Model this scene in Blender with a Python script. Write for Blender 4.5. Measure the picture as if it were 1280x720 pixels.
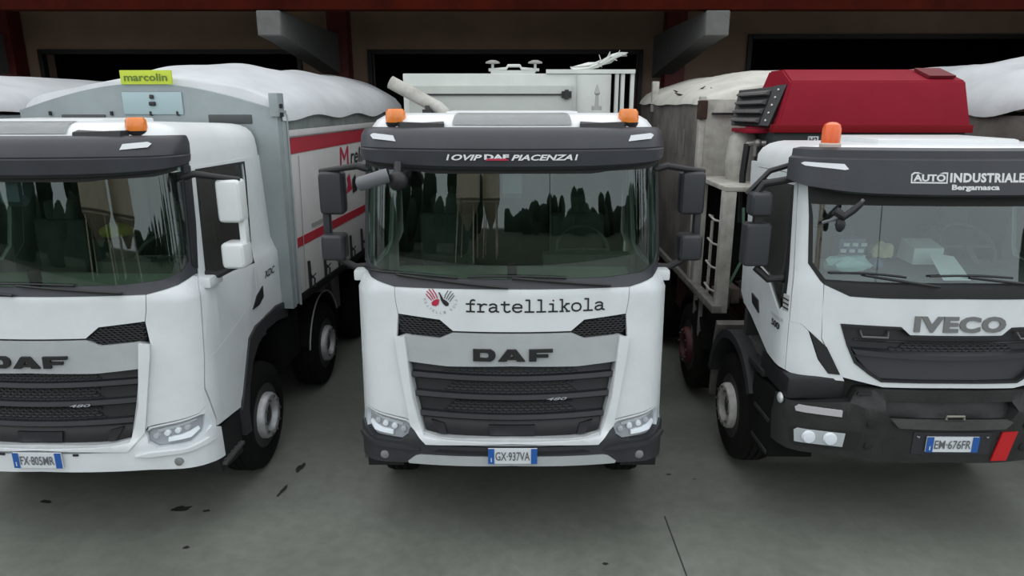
import bpy, bmesh, math, random
from mathutils import Vector, Matrix
random.seed(7)
PI = math.pi
for o in list(bpy.data.objects): bpy.data.objects.remove(o)
S = bpy.context.scene
C = S.collection
# ---------------------------------------------------------------- camera
cam = bpy.data.objects.new('camera', bpy.data.cameras.new('camera')); C.objects.link(cam)
cam.location = (0, -4.7, 3.42); cam.rotation_euler = (math.radians(90 - 15.1), 0, 0)
cam.data.sensor_width = 36; cam.data.lens = 853 / 1280 * 36; cam.data.clip_end = 500
S.camera = cam
# ---------------------------------------------------------------- sky (overcast)
W = bpy.data.worlds.new('overcast'); S.world = W; W.use_nodes = True
nt = W.node_tree; nt.nodes.clear()
wo = nt.nodes.new('ShaderNodeOutputWorld'); bg = nt.nodes.new('ShaderNodeBackground')
tc = nt.nodes.new('ShaderNodeTexCoord'); sx = nt.nodes.new('ShaderNodeSeparateXYZ')
rp = nt.nodes.new('ShaderNodeValToRGB')
rp.color_ramp.elements[0].position = 0.0; rp.color_ramp.elements[0].color = (.76, .84, .89, 1)
rp.color_ramp.elements[1].position = 0.8; rp.color_ramp.elements[1].color = (1.12, 1.15, 1.17, 1)
nz = nt.nodes.new('ShaderNodeTexNoise'); nz.inputs['Scale'].default_value = 2.2; nz.inputs['Detail'].default_value = 4
mx = nt.nodes.new('ShaderNodeMix'); mx.data_type = 'RGBA'; mx.blend_type = 'MULTIPLY'; mx.inputs[0].default_value = .35
nt.links.new(tc.outputs['Generated'], sx.inputs[0]); nt.links.new(sx.outputs['Z'], rp.inputs[0])
nt.links.new(tc.outputs['Generated'], nz.inputs['Vector'])
nt.links.new(rp.outputs[0], mx.inputs[6]); nt.links.new(nz.outputs['Fac'], mx.inputs[7])
nt.links.new(mx.outputs[2], bg.inputs[0]); bg.inputs[1].default_value = 1.42
nt.links.new(bg.outputs[0], wo.inputs[0])
# ---------------------------------------------------------------- exposure
S.view_settings.view_transform = 'Standard'; S.view_settings.look = 'None'
S.view_settings.exposure = 0.35; S.view_settings.gamma = 1.0; S.view_settings.use_curve_mapping = False

# ================================================================ materials
MATS = {}
def mat(name, col, rough=.5, metal=0., var=0., vscale=6., bump=0., bscale=60., coat=0., spec=.5, emit=None, dirt=None):
    if name in MATS: return MATS[name]
    m = bpy.data.materials.new(name); m.use_nodes = True; n = m.node_tree.nodes; l = m.node_tree.links
    b = n['Principled BSDF']; b.inputs['Base Color'].default_value = (*col, 1)
    b.inputs['Roughness'].default_value = rough; b.inputs['Metallic'].default_value = metal
    b.inputs['Coat Weight'].default_value = coat; b.inputs['Coat Roughness'].default_value = .08
    b.inputs['Specular IOR Level'].default_value = spec
    t = n.new('ShaderNodeTexCoord')
    if var > 0 or dirt:
        z = n.new('ShaderNodeTexNoise'); z.inputs['Scale'].default_value = vscale; z.inputs['Detail'].default_value = 6
        z.inputs['Roughness'].default_value = .65
        l.new(t.outputs['Object'], z.inputs['Vector'])
        r = n.new('ShaderNodeValToRGB'); l.new(z.outputs['Fac'], r.inputs[0])
        dk = dirt if dirt else tuple(c * (1 - var) for c in col)
        r.color_ramp.elements[0].position = .35; r.color_ramp.elements[0].color = (*dk, 1)
        r.color_ramp.elements[1].position = .62; r.color_ramp.elements[1].color = (*col, 1)
        l.new(r.outputs[0], b.inputs['Base Color'])
    if bump > 0:
        z2 = n.new('ShaderNodeTexNoise'); z2.inputs['Scale'].default_value = bscale; z2.inputs['Detail'].default_value = 3
        l.new(t.outputs['Object'], z2.inputs['Vector'])
        bp = n.new('ShaderNodeBump'); bp.inputs['Strength'].default_value = bump; bp.inputs['Distance'].default_value = .02
        l.new(z2.outputs['Fac'], bp.inputs['Height']); l.new(bp.outputs[0], b.inputs['Normal'])
    if emit:
        b.inputs['Emission Color'].default_value = (*emit[0], 1); b.inputs['Emission Strength'].default_value = emit[1]
    MATS[name] = m
    return m
def glassmat(name, tint, rough=0.0, ior=1.78):
    m = bpy.data.materials.new(name); m.use_nodes = True; n = m.node_tree.nodes; l = m.node_tree.links
    n.clear(); o = n.new('ShaderNodeOutputMaterial'); t = n.new('ShaderNodeBsdfTransparent'); g = n.new('ShaderNodeBsdfGlossy')
    t.inputs[0].default_value = (*tint, 1); g.inputs['Roughness'].default_value = rough
    f = n.new('ShaderNodeFresnel'); ge = n.new('ShaderNodeNewGeometry'); mr = n.new('ShaderNodeMapRange')   # a thin pane reflects alike from both faces
    mr.inputs[3].default_value = ior; mr.inputs[4].default_value = 1 / ior; l.new(ge.outputs['Backfacing'], mr.inputs[0]); l.new(mr.outputs[0], f.inputs[0]); x = n.new('ShaderNodeMixShader')
    l.new(f.outputs[0], x.inputs[0]); l.new(t.outputs[0], x.inputs[1]); l.new(g.outputs[0], x.inputs[2]); l.new(x.outputs[0], o.inputs[0])
    MATS[name] = m
    return m
white = mat('white_paint', (.66, .69, .71), .28, var=.08, vscale=3, coat=.25)
whiter = mat('roof_white_paint', (.70, .72, .73), .35, var=.06, vscale=3, coat=.2)
silver = mat('silver_paint', (.42, .44, .45), .38, .15, var=.08)
visor_m = mat('visor_grey', (.032, .034, .042), .42, var=.15, vscale=5, bump=.05)
plastic = mat('black_plastic', (.010, .0105, .012), .5, var=.25, vscale=8, bump=.08)
slatm = mat('grille_plastic', (.013, .014, .017), .40, var=.2, vscale=8)
bumpm = mat('bumper_grey', (.030, .032, .036), .5, var=.3, vscale=6, bump=.1)
dusty = mat('dusty_black_steel', (.015, .015, .015), .62, var=.5, vscale=7, bump=.15)
black = mat('deep_black', (.006, .006, .006), .7)
under = mat('chassis_black', (.004, .004, .004), .8, var=.4, spec=.2)
cabin = mat('cabin_trim', (.08, .09, .08), .8, var=.3)
cabin_l = mat('cabin_light_trim', (.16, .17, .16), .8, var=.2)
rubber = mat('tyre_rubber', (.004, .004, .004), .85, var=.3, bump=.2, bscale=40, spec=.2)
rubber_d = mat('dusty_tyre_rubber', (.010, .009, .008), .9, var=.5, bump=.2, bscale=40, spec=.2)
rimm = mat('rim_silver', (.40, .41, .42), .4, .3, var=.25, vscale=12)
rimw = mat('rim_dirty_white', (.48, .47, .45), .55, 0, var=.35, vscale=10)
rimr = mat('rim_dark_red', (.10, .02, .022), .6, 0, var=.5, vscale=10)
redch = mat('dark_red_chassis', (.07, .010, .012), .6, var=.5)
chrome = mat('chrome', (.6, .62, .64), .15, 1.)
lampg = mat('headlamp_silver', (.55, .57, .58), .25, .3)
lampw = mat('lamp_white', (.80, .82, .84), .12)
slotw = mat('marker_lamp_white', (.75, .77, .80), .2)
amber = mat('amber_lens', (.80, .22, .03), .25, var=.2, coat=.4)
orange = mat('orange_lens', (.85, .13, .02), .3, var=.1, coat=.4)
blue = mat('plate_blue', (.015, .09, .34), .4)
platew = mat('plate_white', (.62, .65, .68), .4)
ink = mat('black_ink', (.008, .008, .009), .5)
inkg = mat('grey_ink', (.33, .34, .37), .5)
redink = mat('crimson_print', (.42, .012, .05), .5)
whiteink = mat('white_print', (.62, .63, .64), .5)
ivecog = mat('badge_grey', (.20, .20, .20), .35, .4)
tarp = mat('tarp_white', (.53, .55, .57), .6, var=.12, vscale=2.5, bump=.3, bscale=7)
tarpb = mat('tarp_beige', (.55, .54, .49), .7, var=.2, vscale=3, bump=.3, bscale=7)
tarpg = mat('tarp_fold_grey', (.20, .23, .22), .7, var=.35, vscale=5)
trim_w = mat('body_side_white', (.50, .49, .49), .5, var=.08, vscale=3)
bulk_g = mat('bulkhead_grey', (.30, .34, .35), .45, .2, var=.12, vscale=3)
stripe = mat('stripe_red', (.36, .010, .028), .5, var=.1)
boxw = mat('box_cream_white', (.58, .60, .57), .5, var=.1, vscale=3)
boxp = mat('box_panel_grey_green', (.44, .46, .43), .5, var=.06)
yel = mat('yellow_sign', (.48, .58, .04), .5, var=.08)
yelt = mat('yellow_sign_text', (.10, .16, .02), .5)
dirtyg = mat('dirty_grey_steel', (.19, .175, .16), .6, .1, dirt=(.10, .088, .078), vscale=2.2, bump=.2)
beige = mat('beige_steel', (.47, .46, .42), .6, dirt=(.30, .28, .25), vscale=5)
redbox = mat('crimson_paint', (.235, .008, .022), .6, var=.12, vscale=2, spec=.12)
redbox_d = mat('deep_red_paint', (.17, .003, .007), .6, spec=.15)
darkgreen = mat('dark_green_black', (.018, .024, .024), .6, var=.2)
brown = mat('rusty_brown', (.05, .022, .012), .9, var=.6, bump=.6)
papers = mat('paper_white', (.75, .80, .80), .8)
teal = mat('paper_teal', (.42, .62, .60), .8)
cream = mat('tissue_cream', (.62, .54, .34), .8)
navy = mat('pack_navy', (.10, .14, .22), .7)
hiv = mat('hi_vis_yellow', (.40, .42, .02), .8)
glass = glassmat('windscreen_glass', (.66, .74, .69))
glass_i = glassmat('windscreen_glass_clear', (.80, .86, .85), ior=1.78)
glass_s = glassmat('side_glass', (.38, .42, .40))
lens = glassmat('clear_lens', (.97, .98, .99), ior=1.12)

def floor_material():
    m = bpy.data.materials.new('concrete_floor'); m.use_nodes = True; n = m.node_tree.nodes; l = m.node_tree.links
    b = n['Principled BSDF']; t = n.new('ShaderNodeTexCoord')
    def noise(sc, det, rg=.6):
        z = n.new('ShaderNodeTexNoise'); z.inputs['Scale'].default_value = sc; z.inputs['Detail'].default_value = det; z.inputs['Roughness'].default_value = rg
        l.new(t.outputs['Object'], z.inputs['Vector']); return z
    a = noise(.55, 5); r = n.new('ShaderNodeValToRGB'); l.new(a.outputs['Fac'], r.inputs[0])
    r.color_ramp.elements[0].position = .30; r.color_ramp.elements[0].color = (.118, .126, .108, 1)
    r.color_ramp.elements[1].position = .72; r.color_ramp.elements[1].color = (.195, .206, .180, 1)
    c = noise(9, 8, .7); r2 = n.new('ShaderNodeValToRGB'); l.new(c.outputs['Fac'], r2.inputs[0])
    r2.color_ramp.elements[0].position = .3; r2.color_ramp.elements[0].color = (.80, .80, .80, 1)
    r2.color_ramp.elements[1].position = .6; r2.color_ramp.elements[1].color = (1, 1, 1, 1)
    x = n.new('ShaderNodeMix'); x.data_type = 'RGBA'; x.blend_type = 'MULTIPLY'; x.inputs[0].default_value = 1
    l.new(r.outputs[0], x.inputs[6]); l.new(r2.outputs[0], x.inputs[7]); l.new(x.outputs[2], b.inputs['Base Color'])
    r3 = n.new('ShaderNodeMapRange'); r3.inputs[3].default_value = .38; r3.inputs[4].default_value = .62
    l.new(a.outputs['Fac'], r3.inputs[0]); l.new(r3.outputs[0], b.inputs['Roughness'])
    bp = n.new('ShaderNodeBump'); bp.inputs['Strength'].default_value = .12; bp.inputs['Distance'].default_value = .01
    l.new(c.outputs['Fac'], bp.inputs['Height']); l.new(bp.outputs[0], b.inputs['Normal'])
    return m

# ================================================================ helpers
def finish(bm, sharp=.6, smooth=True):
    for f in bm.faces: f.smooth = smooth
    for e in bm.edges:
        if len(e.link_faces) == 2:
            try:
                if e.calc_face_angle() > sharp: e.smooth = False
            except Exception: pass
def obj(name, bm, m, parent=None, recalc=True, sharp=.6):
    if recalc: bmesh.ops.recalc_face_normals(bm, faces=bm.faces[:])
    finish(bm, sharp)
    me = bpy.data.meshes.new(name); bm.to_mesh(me); bm.free()
    me.materials.append(m)
    o = bpy.data.objects.new(name, me); C.objects.link(o)
    if parent: o.parent = parent
    return o
def tag(o, label, cat, group=None):
    o['label'] = label; o['category'] = cat
    if group: o['group'] = group
    return o
def empty(name, loc=(0, 0, 0), rz=0):
    o = bpy.data.objects.new(name, None); C.objects.link(o); o.location = loc; o.rotation_euler = (0, 0, rz); o.empty_display_size = .3
    return o
def struct(o): o['kind'] = 'structure'; return o
def box(bm, x0, x1, y0, y1, z0, z1, bev=0., seg=2):
    v = [bm.verts.new((x, y, z)) for z in (z0, z1) for y in (y0, y1) for x in (x0, x1)]
    fs = [bm.faces.new([v[i] for i in q]) for q in ((0, 2, 3, 1), (4, 5, 7, 6), (0, 1, 5, 4), (2, 6, 7, 3), (0, 4, 6, 2), (1, 3, 7, 5))]
    if bev > 0:
        es = set(e for f in fs for e in f.edges)
        bmesh.ops.bevel(bm, geom=list(es), offset=bev, segments=seg, affect='EDGES', profile=.6)
    return bm
def hexa(bm, pts):   # 8 points: bottom 4 (ccw) then top 4
    v = [bm.verts.new(p) for p in pts]
    for q in ((3, 2, 1, 0), (4, 5, 6, 7), (0, 1, 5, 4), (1, 2, 6, 5), (2, 3, 7, 6), (3, 0, 4, 7)): bm.faces.new([v[i] for i in q])
    return bm
def bx(*a, **k): return box(bmesh.new(), *a, **k)
def tube(bm, pts, r, n=10, r2=None, cap=True):
    pts = [Vector(p) for p in pts]; rings = []
    k = len(pts)
    for i, p in enumerate(pts):
        d = (pts[min(i + 1, k - 1)] - pts[max(i - 1, 0)]).normalized()
        a = d.orthogonal().normalized() if i == 0 else (a - a.dot(d) * d).normalized()
        b = d.cross(a); rr = r if r2 is None else r + (r2 - r) * i / (k - 1)
        rings.append([bm.verts.new(p + (a * math.cos(2 * PI * j / n) + b * math.sin(2 * PI * j / n)) * rr) for j in range(n)])
    for i in range(k - 1):
        for j in range(n):
            bm.faces.new((rings[i][j], rings[i][(j + 1) % n], rings[i + 1][(j + 1) % n], rings[i + 1][j]))
    if cap: bm.faces.new(rings[0][::-1]); bm.faces.new(rings[-1])
    return bm
def lathe(bm, prof, n=32, axis='X', org=(0, 0, 0), close=False):   # prof: (along, radius)
    rings = []
    for a, r in prof:
        ring = []
        for j in range(n):
            t = 2 * PI * j / n; c, s = math.cos(t) * r, math.sin(t) * r
            p = (a, c, s) if axis == 'X' else ((c, a, s) if axis == 'Y' else (c, s, a))
            ring.append(bm.verts.new((p[0] + org[0], p[1] + org[1], p[2] + org[2])))
        rings.append(ring)
    m = len(rings)
    for i in range(m if close else m - 1):
        A, B = rings[i], rings[(i + 1) % m]
        for j in range(n): bm.faces.new((A[j], A[(j + 1) % n], B[(j + 1) % n], B[j]))
    if not close: bm.faces.new(rings[0][::-1]); bm.faces.new(rings[-1])
    return bm
def prism(bm, poly, a0, a1, axis='X'):   # poly in the two other axes, extruded
    def P(a, p): return (a, p[0], p[1]) if axis == 'X' else ((p[0], a, p[1]) if axis == 'Y' else (p[0], p[1], a))
    A = [bm.verts.new(P(a0, p)) for p in poly]; B = [bm.verts.new(P(a1, p)) for p in poly]
    n = len(poly); bm.faces.new(A); bm.faces.new(B[::-1])
    for i in range(n): bm.faces.new((A[i], B[i], B[(i + 1) % n], A[(i + 1) % n]))
    return bm
# ---- a truck's front is a ribbon: bowed front, round corners, straight sides; s runs around it, z up
def interp(t, xs, ys):
    if t <= xs[0]: return ys[0]
    for i in range(len(xs) - 1):
        if t <= xs[i + 1]: return ys[i] + (ys[i + 1] - ys[i]) * (t - xs[i]) / (xs[i + 1] - xs[i])
    return ys[-1]
class Ribbon:
    def __init__(q, wz, yz, b, r): q.wz, q.yz, q.b, q.r = wz, yz, b, r
    def base(q, s, z):
        w = interp(z, *q.wz); y0 = interp(z, *q.yz); r = q.r; b = q.b; xa = w - r
        for _ in range(6): ph = math.atan(2 * b / xa); xa = w - r * (1 - math.sin(ph))
        a = abs(s); sg = 1 if s >= 0 else -1; arc = r * (PI / 2 - ph)
        if a <= xa: x = a; y = b * (a / xa) ** 2
        elif a <= xa + arc:
            al = ph + (a - xa) / r; x = xa + r * (math.sin(al) - math.sin(ph)); y = b + r * (math.cos(ph) - math.cos(al))
        else: x = w; y = b + r * math.cos(ph) + (a - xa - arc)
        return Vector((sg * x, y + y0, z))
    def __call__(q, s, z, off=0.):
        p = q.base(s, z)
        if off:
            d = q.base(s + 1e-3, z) - q.base(s - 1e-3, z); n = Vector((d.y, -d.x, 0)).normalized()
            p = p + n * off
        return p
class Plane:
    def __init__(q, o, u, v):
        q.o = Vector(o); q.u = Vector(u).normalized(); q.v = Vector(v).normalized(); q.n = q.u.cross(q.v)
    def __call__(q, a, b, off=0.): return q.o + q.u * a + q.v * b + q.n * off
def pane(surf, bot, ztop, smax, off, n=64, rows=14, th=.006):
    b = bmesh.new(); L = []
    for o_ in (off, off - th):
        G = []
        for i in range(n + 1):
            s = -smax + 2 * smax * i / n; zb = interp(abs(s), [p[0] for p in bot], [p[1] for p in bot])
            G.append([b.verts.new(surf(s, zb + (ztop - zb) * j / rows, o_)) for j in range(rows + 1)])
        L.append(G)
    A, D = L
    for i in range(n):
        for j in range(rows):
            b.faces.new((A[i][j], A[i + 1][j], A[i + 1][j + 1], A[i][j + 1])); b.faces.new((D[i][j + 1], D[i + 1][j + 1], D[i + 1][j], D[i][j]))
        b.faces.new((A[i][0], D[i][0], D[i + 1][0], A[i + 1][0])); b.faces.new((A[i + 1][rows], D[i + 1][rows], D[i][rows], A[i][rows]))
    for j in range(rows):
        b.faces.new((A[0][j + 1], D[0][j + 1], D[0][j], A[0][j])); b.faces.new((A[n][j], D[n][j], D[n][j + 1], A[n][j + 1]))
    return b
def mir(poly): return [(-a, b) for a, b in poly][::-1]
def sym(poly): return poly + [(-a, b) for a, b in poly[::-1] if abs(a) > 1e-6]
def flat_fill(loops):
    bm = bmesh.new(); es = []
    for lp in loops:
        vs = [bm.verts.new((a, b, 0)) for a, b in lp]
        es += [bm.edges.new((vs[i], vs[(i + 1) % len(vs)])) for i in range(len(vs))]
    bmesh.ops.triangle_fill(bm, edges=es, use_beauty=True, use_dissolve=False)
    return bm
def wrap(bm, surf, off, thick, step=.06, zs=()):
    xs = [v.co.x for v in bm.verts]
    if step:
        a = math.floor(min(xs) / step) * step
        while a < max(xs):
            bmesh.ops.bisect_plane(bm, geom=bm.verts[:] + bm.edges[:] + bm.faces[:], plane_co=(a, 0, 0), plane_no=(1, 0, 0), dist=1e-5); a += step
    for z in zs:
        bmesh.ops.bisect_plane(bm, geom=bm.verts[:] + bm.edges[:] + bm.faces[:], plane_co=(0, z, 0), plane_no=(0, 1, 0), dist=1e-5)
    bm.verts.ensure_lookup_table()
    if thick <= 0:
        for v in bm.verts: v.co = surf(v.co.x, v.co.y, off)
        return bm
    verts = bm.verts[:]; inner = {v: bm.verts.new(surf(v.co.x, v.co.y, off - thick)) for v in verts}
    faces = bm.faces[:]; bound = [e for e in bm.edges if len(e.link_faces) == 1]
    for f in faces: bm.faces.new([inner[v] for v in reversed(f.verts)])
    for e in bound: bm.faces.new((e.verts[0], e.verts[1], inner[e.verts[1]], inner[e.verts[0]]))
    for v in verts: v.co = surf(v.co.x, v.co.y, off)
    return bm
def patch(surf, loops, off=0., thick=.03, step=.06, zs=()):
    if loops and not isinstance(loops[0], list): loops = [loops]
    return wrap(flat_fill(loops), surf, off, thick, step, zs)
def sweep(surf, rows, n=24, s_mid=0., power=2, half=1, close=True):
    """rows: (smax, z at middle, offset, z at end); closed section swept along s"""
    bm = bmesh.new(); cols = []
    for i in range(n + 1):
        t = -1 + 2 * i / n
        col = []
        for row in rows:
            sm, z0, off, z1 = row[:4]; k = abs(t) ** power
            if len(row) > 4: off = off + (row[4] - off) * abs(t) ** 5
            col.append(bm.verts.new(surf(s_mid + sm * t, z0 + (z1 - z0) * k, off)))
        cols.append(col)
    m = len(rows)
    for i in range(n):
        for j in range(m if close else m - 1):
            bm.faces.new((cols[i][j], cols[i + 1][j], cols[i + 1][(j + 1) % m], cols[i][(j + 1) % m]))
    if close: bm.faces.new(cols[0]); bm.faces.new(cols[-1][::-1])
    return bm
def strokes(lines, w):
    """flat strokes with round ends, in 2-D, as overlapping quads and discs"""
    bm = bmesh.new()
    for ln in lines:
        for i in range(len(ln) - 1):
            a, b = Vector(ln[i]), Vector(ln[i + 1]); d = (b - a)
            if d.length < 1e-6: continue
            d.normalize(); nn = Vector((-d.y, d.x)) * w / 2
            bm.faces.new([bm.verts.new((*p, 0)) for p in (a - nn - d * w * .1, b - nn + d * w * .1, b + nn + d * w * .1, a + nn - d * w * .1)])
        for p in ln[1:-1]:
            bm.faces.new([bm.verts.new((p[0] + math.cos(k * PI / 4) * w / 2, p[1] + math.sin(k * PI / 4) * w / 2, 0)) for k in range(8)])
    return bm
def text_bm(txt, s0, s1, z0, z1, shear=0., bold=0., space=1.):
    cu = bpy.data.curves.new('t', 'FONT'); cu.body = txt; cu.shear = shear; cu.offset = bold; cu.space_character = space; cu.resolution_u = 3
    ob = bpy.data.objects.new('t', cu); me = ob.to_mesh(); bm = bmesh.new(); bm.from_mesh(me); ob.to_mesh_clear()
    bpy.data.objects.remove(ob); bpy.data.curves.remove(cu)
    xs = [v.co.x for v in bm.verts]; ys = [v.co.y for v in bm.verts]
    for v in bm.verts:
        v.co.x = s0 + (v.co.x - min(xs)) / (max(xs) - min(xs)) * (s1 - s0); v.co.y = z0 + (v.co.y - min(ys)) / (max(ys) - min(ys)) * (z1 - z0)
    return bm
def print_on(name, bm, surf, m, parent, off=.004, thick=0.):
    """put flat outlines on a surface; thick > 0 makes them raised"""
    return obj(name, wrap(bm, surf, off, thick, step=0), m, parent, recalc=thick > 0)
def ring2d(cx, cy, rx, ry, n=20): return [(cx + rx * math.cos(2 * PI * i / n), cy + ry * math.sin(2 * PI * i / n)) for i in range(n)]

# ================================================================ setting
fm = floor_material()
bm = bmesh.new()
bmesh.ops.create_grid(bm, x_segments=30, y_segments=30, size=60)
bmesh.ops.translate(bm, vec=(0, -20, 0), verts=bm.verts[:])
floor = struct(obj('floor', bm, fm, recalc=False))
stain_m = mat('oil_stain', (.030, .032, .028), .45, var=.4)
joint_m = mat('joint_filler', (.025, .027, .025), .8)
def stain(x, y, rx, ry, rot=0, seed=1):
    rnd = random.Random(seed); b = bmesh.new(); n = 18; vs = []
    for i in range(n):
        a = 2 * PI * i / n; k = .6 + .55 * rnd.random(); px, py = math.cos(a) * rx * k, math.sin(a) * ry * k
        vs.append(b.verts.new((x + px * math.cos(rot) - py * math.sin(rot), y + px * math.sin(rot) + py * math.cos(rot), .002)))
    b.faces.new(vs); return obj('stain', b, stain_m, floor, recalc=False)
stain(-2.9, .56, .085, .045, .3, 2); stain(-2.66, .53, .035, .022, 0, 3); stain(-4.15, .67, .06, .03, 0, 4)
stain(-2.06, 1.25, .035, .10, -.1, 5); stain(-2.10, .85, .020, .12, -.15, 6); stain(1.5, 1.13, .03, .018, 0, 8)
stain(.72, -.18, .03, .018, 0, 9); stain(-2.6, .02, .03, .02, 0, 10); stain(1.72, 1.05, .02, .012, 0, 11)
obj('floor_joint', bx(1.305, 1.316, -4.4, .45, .0005, .0025), joint_m, floor)

wallm = mat('wall_brown', (.30, .20, .145), .85, var=.2, vscale=1.2, bump=.1, bscale=12)
WY = 10.3
# front wall of the depot: piers and lintels around three dark door openings
ops = [(-9.8, -4.45, 4.45), (-2.95, 2.67, 4.45), (4.95, 11.0, 4.75)]
wb = bmesh.new(); xs = -22
for a, b_, top in ops:
    box(wb, xs, a, WY, WY + .4, 0, 7); box(wb, a, b_, WY, WY + .4, top, 7); xs = b_
box(wb, xs, 22, WY, WY + .4, 0, 7)
struct(obj('wall_back', wb, wallm))
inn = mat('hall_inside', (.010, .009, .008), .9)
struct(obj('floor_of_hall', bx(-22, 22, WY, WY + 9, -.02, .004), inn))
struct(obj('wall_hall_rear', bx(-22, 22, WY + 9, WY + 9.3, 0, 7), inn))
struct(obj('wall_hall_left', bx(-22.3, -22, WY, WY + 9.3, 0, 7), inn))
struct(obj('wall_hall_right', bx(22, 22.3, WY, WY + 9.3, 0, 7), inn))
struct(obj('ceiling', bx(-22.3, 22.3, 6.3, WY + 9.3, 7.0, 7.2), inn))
for k, (a, b_, top) in enumerate(ops):     # door frames
    f = bmesh.new(); box(f, a - .06, a + .03, WY - .05, WY + .1, 0, top + .06); box(f, b_ - .03, b_ + .06, WY - .05, WY + .1, 0, top + .06); box(f, a, b_, WY - .05, WY + .1, top - .03, top + .06)
    d = struct(obj('door_%d' % (k + 1), f, mat('door_frame_dark', (.012, .010, .010), .6)))
redbeam = mat('red_oxide_beam', (.045, .004, .001), .95, var=.5, vscale=1.5, spec=.1)
redcol = mat('dark_red_column', (.12, .008, .008), .6, var=.3)
conc = mat('bracket_concrete', (.12, .12, .115), .85, var=.2, bump=.2)
struct(obj('trim_1', bx(-22, 22, 6.35, 6.6, 4.80, 7.0), redbeam))
struct(obj('ceiling_canopy', bx(-22, 22, 6.6, WY, 5.35, 5.55), wallm))
for x0, x1, cx0 in ((-3.86, -3.5, -3.72), (2.93, 3.29, 3.12), (-10.6, -10.24, -10.5), (10.9, 11.26, 11.1)):
    where = {-3.72: 'left of the central doorway', 3.12: 'right of the central doorway', -10.5: 'beyond the far left doorway', 11.1: 'beyond the far right doorway'}[cx0]
    col = obj('column', bx(cx0, cx0 + .40, WY - .42, WY - .02, 0, 5.33, bev=.01), redcol); tag(col, 'dark red column with a grey concrete bracket, ' + where, 'column', 'columns along the depot wall')
    p = bmesh.new(); prism(p, [(6.3, 4.78), (6.3, 4.42), (6.9, 4.38), (WY - .02, 3.95), (WY - .02, 4.78)], x0, x1, 'X')
    bmesh.ops.bevel(p, geom=p.edges[:], offset=.015, segments=1, affect='EDGES')
    obj('bracket', p, conc, col)['label'] = 'grey concrete bracket with a sloping underside'

# ================================================================ wheels
def make_wheel(parent, x, y, side, rim_m=rimm, R=.52, wd=.30, style='front', tm=rubber, z=None):
    """side +1: outer face looks to +x"""
    z = R if z is None else z
    t = bmesh.new(); h = wd / 2
    prof = [(-h, R * .60), (-h - .01, R * .74), (-h, R * .90), (-h * .86, R * .97), (-h * .5, R), (-h * .46, R * .975), (-h * .40, R), (-.01, R), (0, R * .975), (.01, R), (h * .40, R), (h * .46, R * .975), (h * .5, R), (h * .86, R * .97), (h, R * .90), (h + .01, R * .74), (h, R * .60), (h * .6, R * .56), (-h * .6, R * .56)]
    lathe(t, prof, 40, 'X', (x, y, z), close=True)
    w = obj('wheel', t, tm, parent)
    s = side
    if style == 'front':
        pr = [(.30, .47), (.34, .43), (.60, .425), (.68, .40), (.70, .385), (.70, .29), (.66, .27), (.46, .25), (.44, .20), (.46, .001)]
    else:
        pr = [(.5, .60), (.50, .58), (.10, .55), (-.3, .50), (-.35, .36), (-.3, .28), (.10, .26), (.15, .20), (.17, .1), (.17, .001)]
    r = bmesh.new(); lathe(r, [(x + s * a * wd, y_ * R) for a, y_ in pr] , 32, 'X', (0, y, z))
    ro = obj('rim', r, rim_m, w)
    if style == 'front':
        d = bmesh.new(); lathe(d, [(x + s * a * wd, y_ * R) for a, y_ in [(.48, .60), (.50, .585), (.46, .57), (.36, .54), (.28, .47), (.26, .40)]], 32, 'X', (0, y, z)); obj('rim_dish', d, mat('dish_dark', (.03, .03, .03), .6), w)
        d = bmesh.new(); lathe(d, [(x + s * a * wd, y_ * R) for a, y_ in [(.44, .24), (.52, .22), (.58, .15), (.60, .06), (.60, .001)]], 20, 'X', (0, y, z)); obj('hub_cap', d, mat('hub_dark', (.05, .05, .055), .5, .4), w)
    nb = bmesh.new()
    for k in range(10):
        a = 2 * PI * k / 10; rr = (.345 if style == 'front' else .31) * R
        xx = x + s * (.69 if style == 'front' else -.1) * wd
        lathe(nb, [(xx - .01 * s, .013), (xx + .02 * s, .013), (xx + .026 * s, .007)], 8, 'X', (0, y + math.cos(a) * rr, z + math.sin(a) * rr))
    obj('wheel_nuts', nb, mat('nut_steel', (.12, .12, .12), .4, .8), w)['kind'] = 'stuff'
    return w
def arch(parent, y, z, r0, r1, x0, x1, a0, a1, m=plastic, n=18, name='wheel_arch'):
    b = bmesh.new(); cols = []
    for i in range(n + 1):
        a = math.radians(a0 + (a1 - a0) * i / n); c, s = math.cos(a), math.sin(a)
        cols.append([b.verts.new((xx, y + c * r, z + s * r)) for xx, r in ((x0, r0), (x1, r0), (x1, r1), (x0, r1))])
    for i in range(n):
        for j in range(4): b.faces.new((cols[i][j], cols[i + 1][j], cols[i + 1][(j + 1) % 4], cols[i][(j + 1) % 4]))
    b.faces.new(cols[0]); b.faces.new(cols[-1][::-1])
    return obj(name, b, m, parent)
def chassis(parent, y1, zc=.95, m=under, x=.42):
    b = bmesh.new()
    for sx_ in (-x, x): box(b, sx_ - .05, sx_ + .05, .5, y1, zc - .14, zc + .14)
    for yy in (.55, 1.4, 3.4, 5.2, y1 - .1):
        if yy < y1: box(b, -x, x, yy - .08, yy + .08, zc - .1, zc + .1)
    for yy in (1.36, 3.42):
        if yy < y1: box(b, -.85, .85, yy - .07, yy + .07, .45, .62)
    return obj('chassis_frame', b, m, parent)

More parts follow.
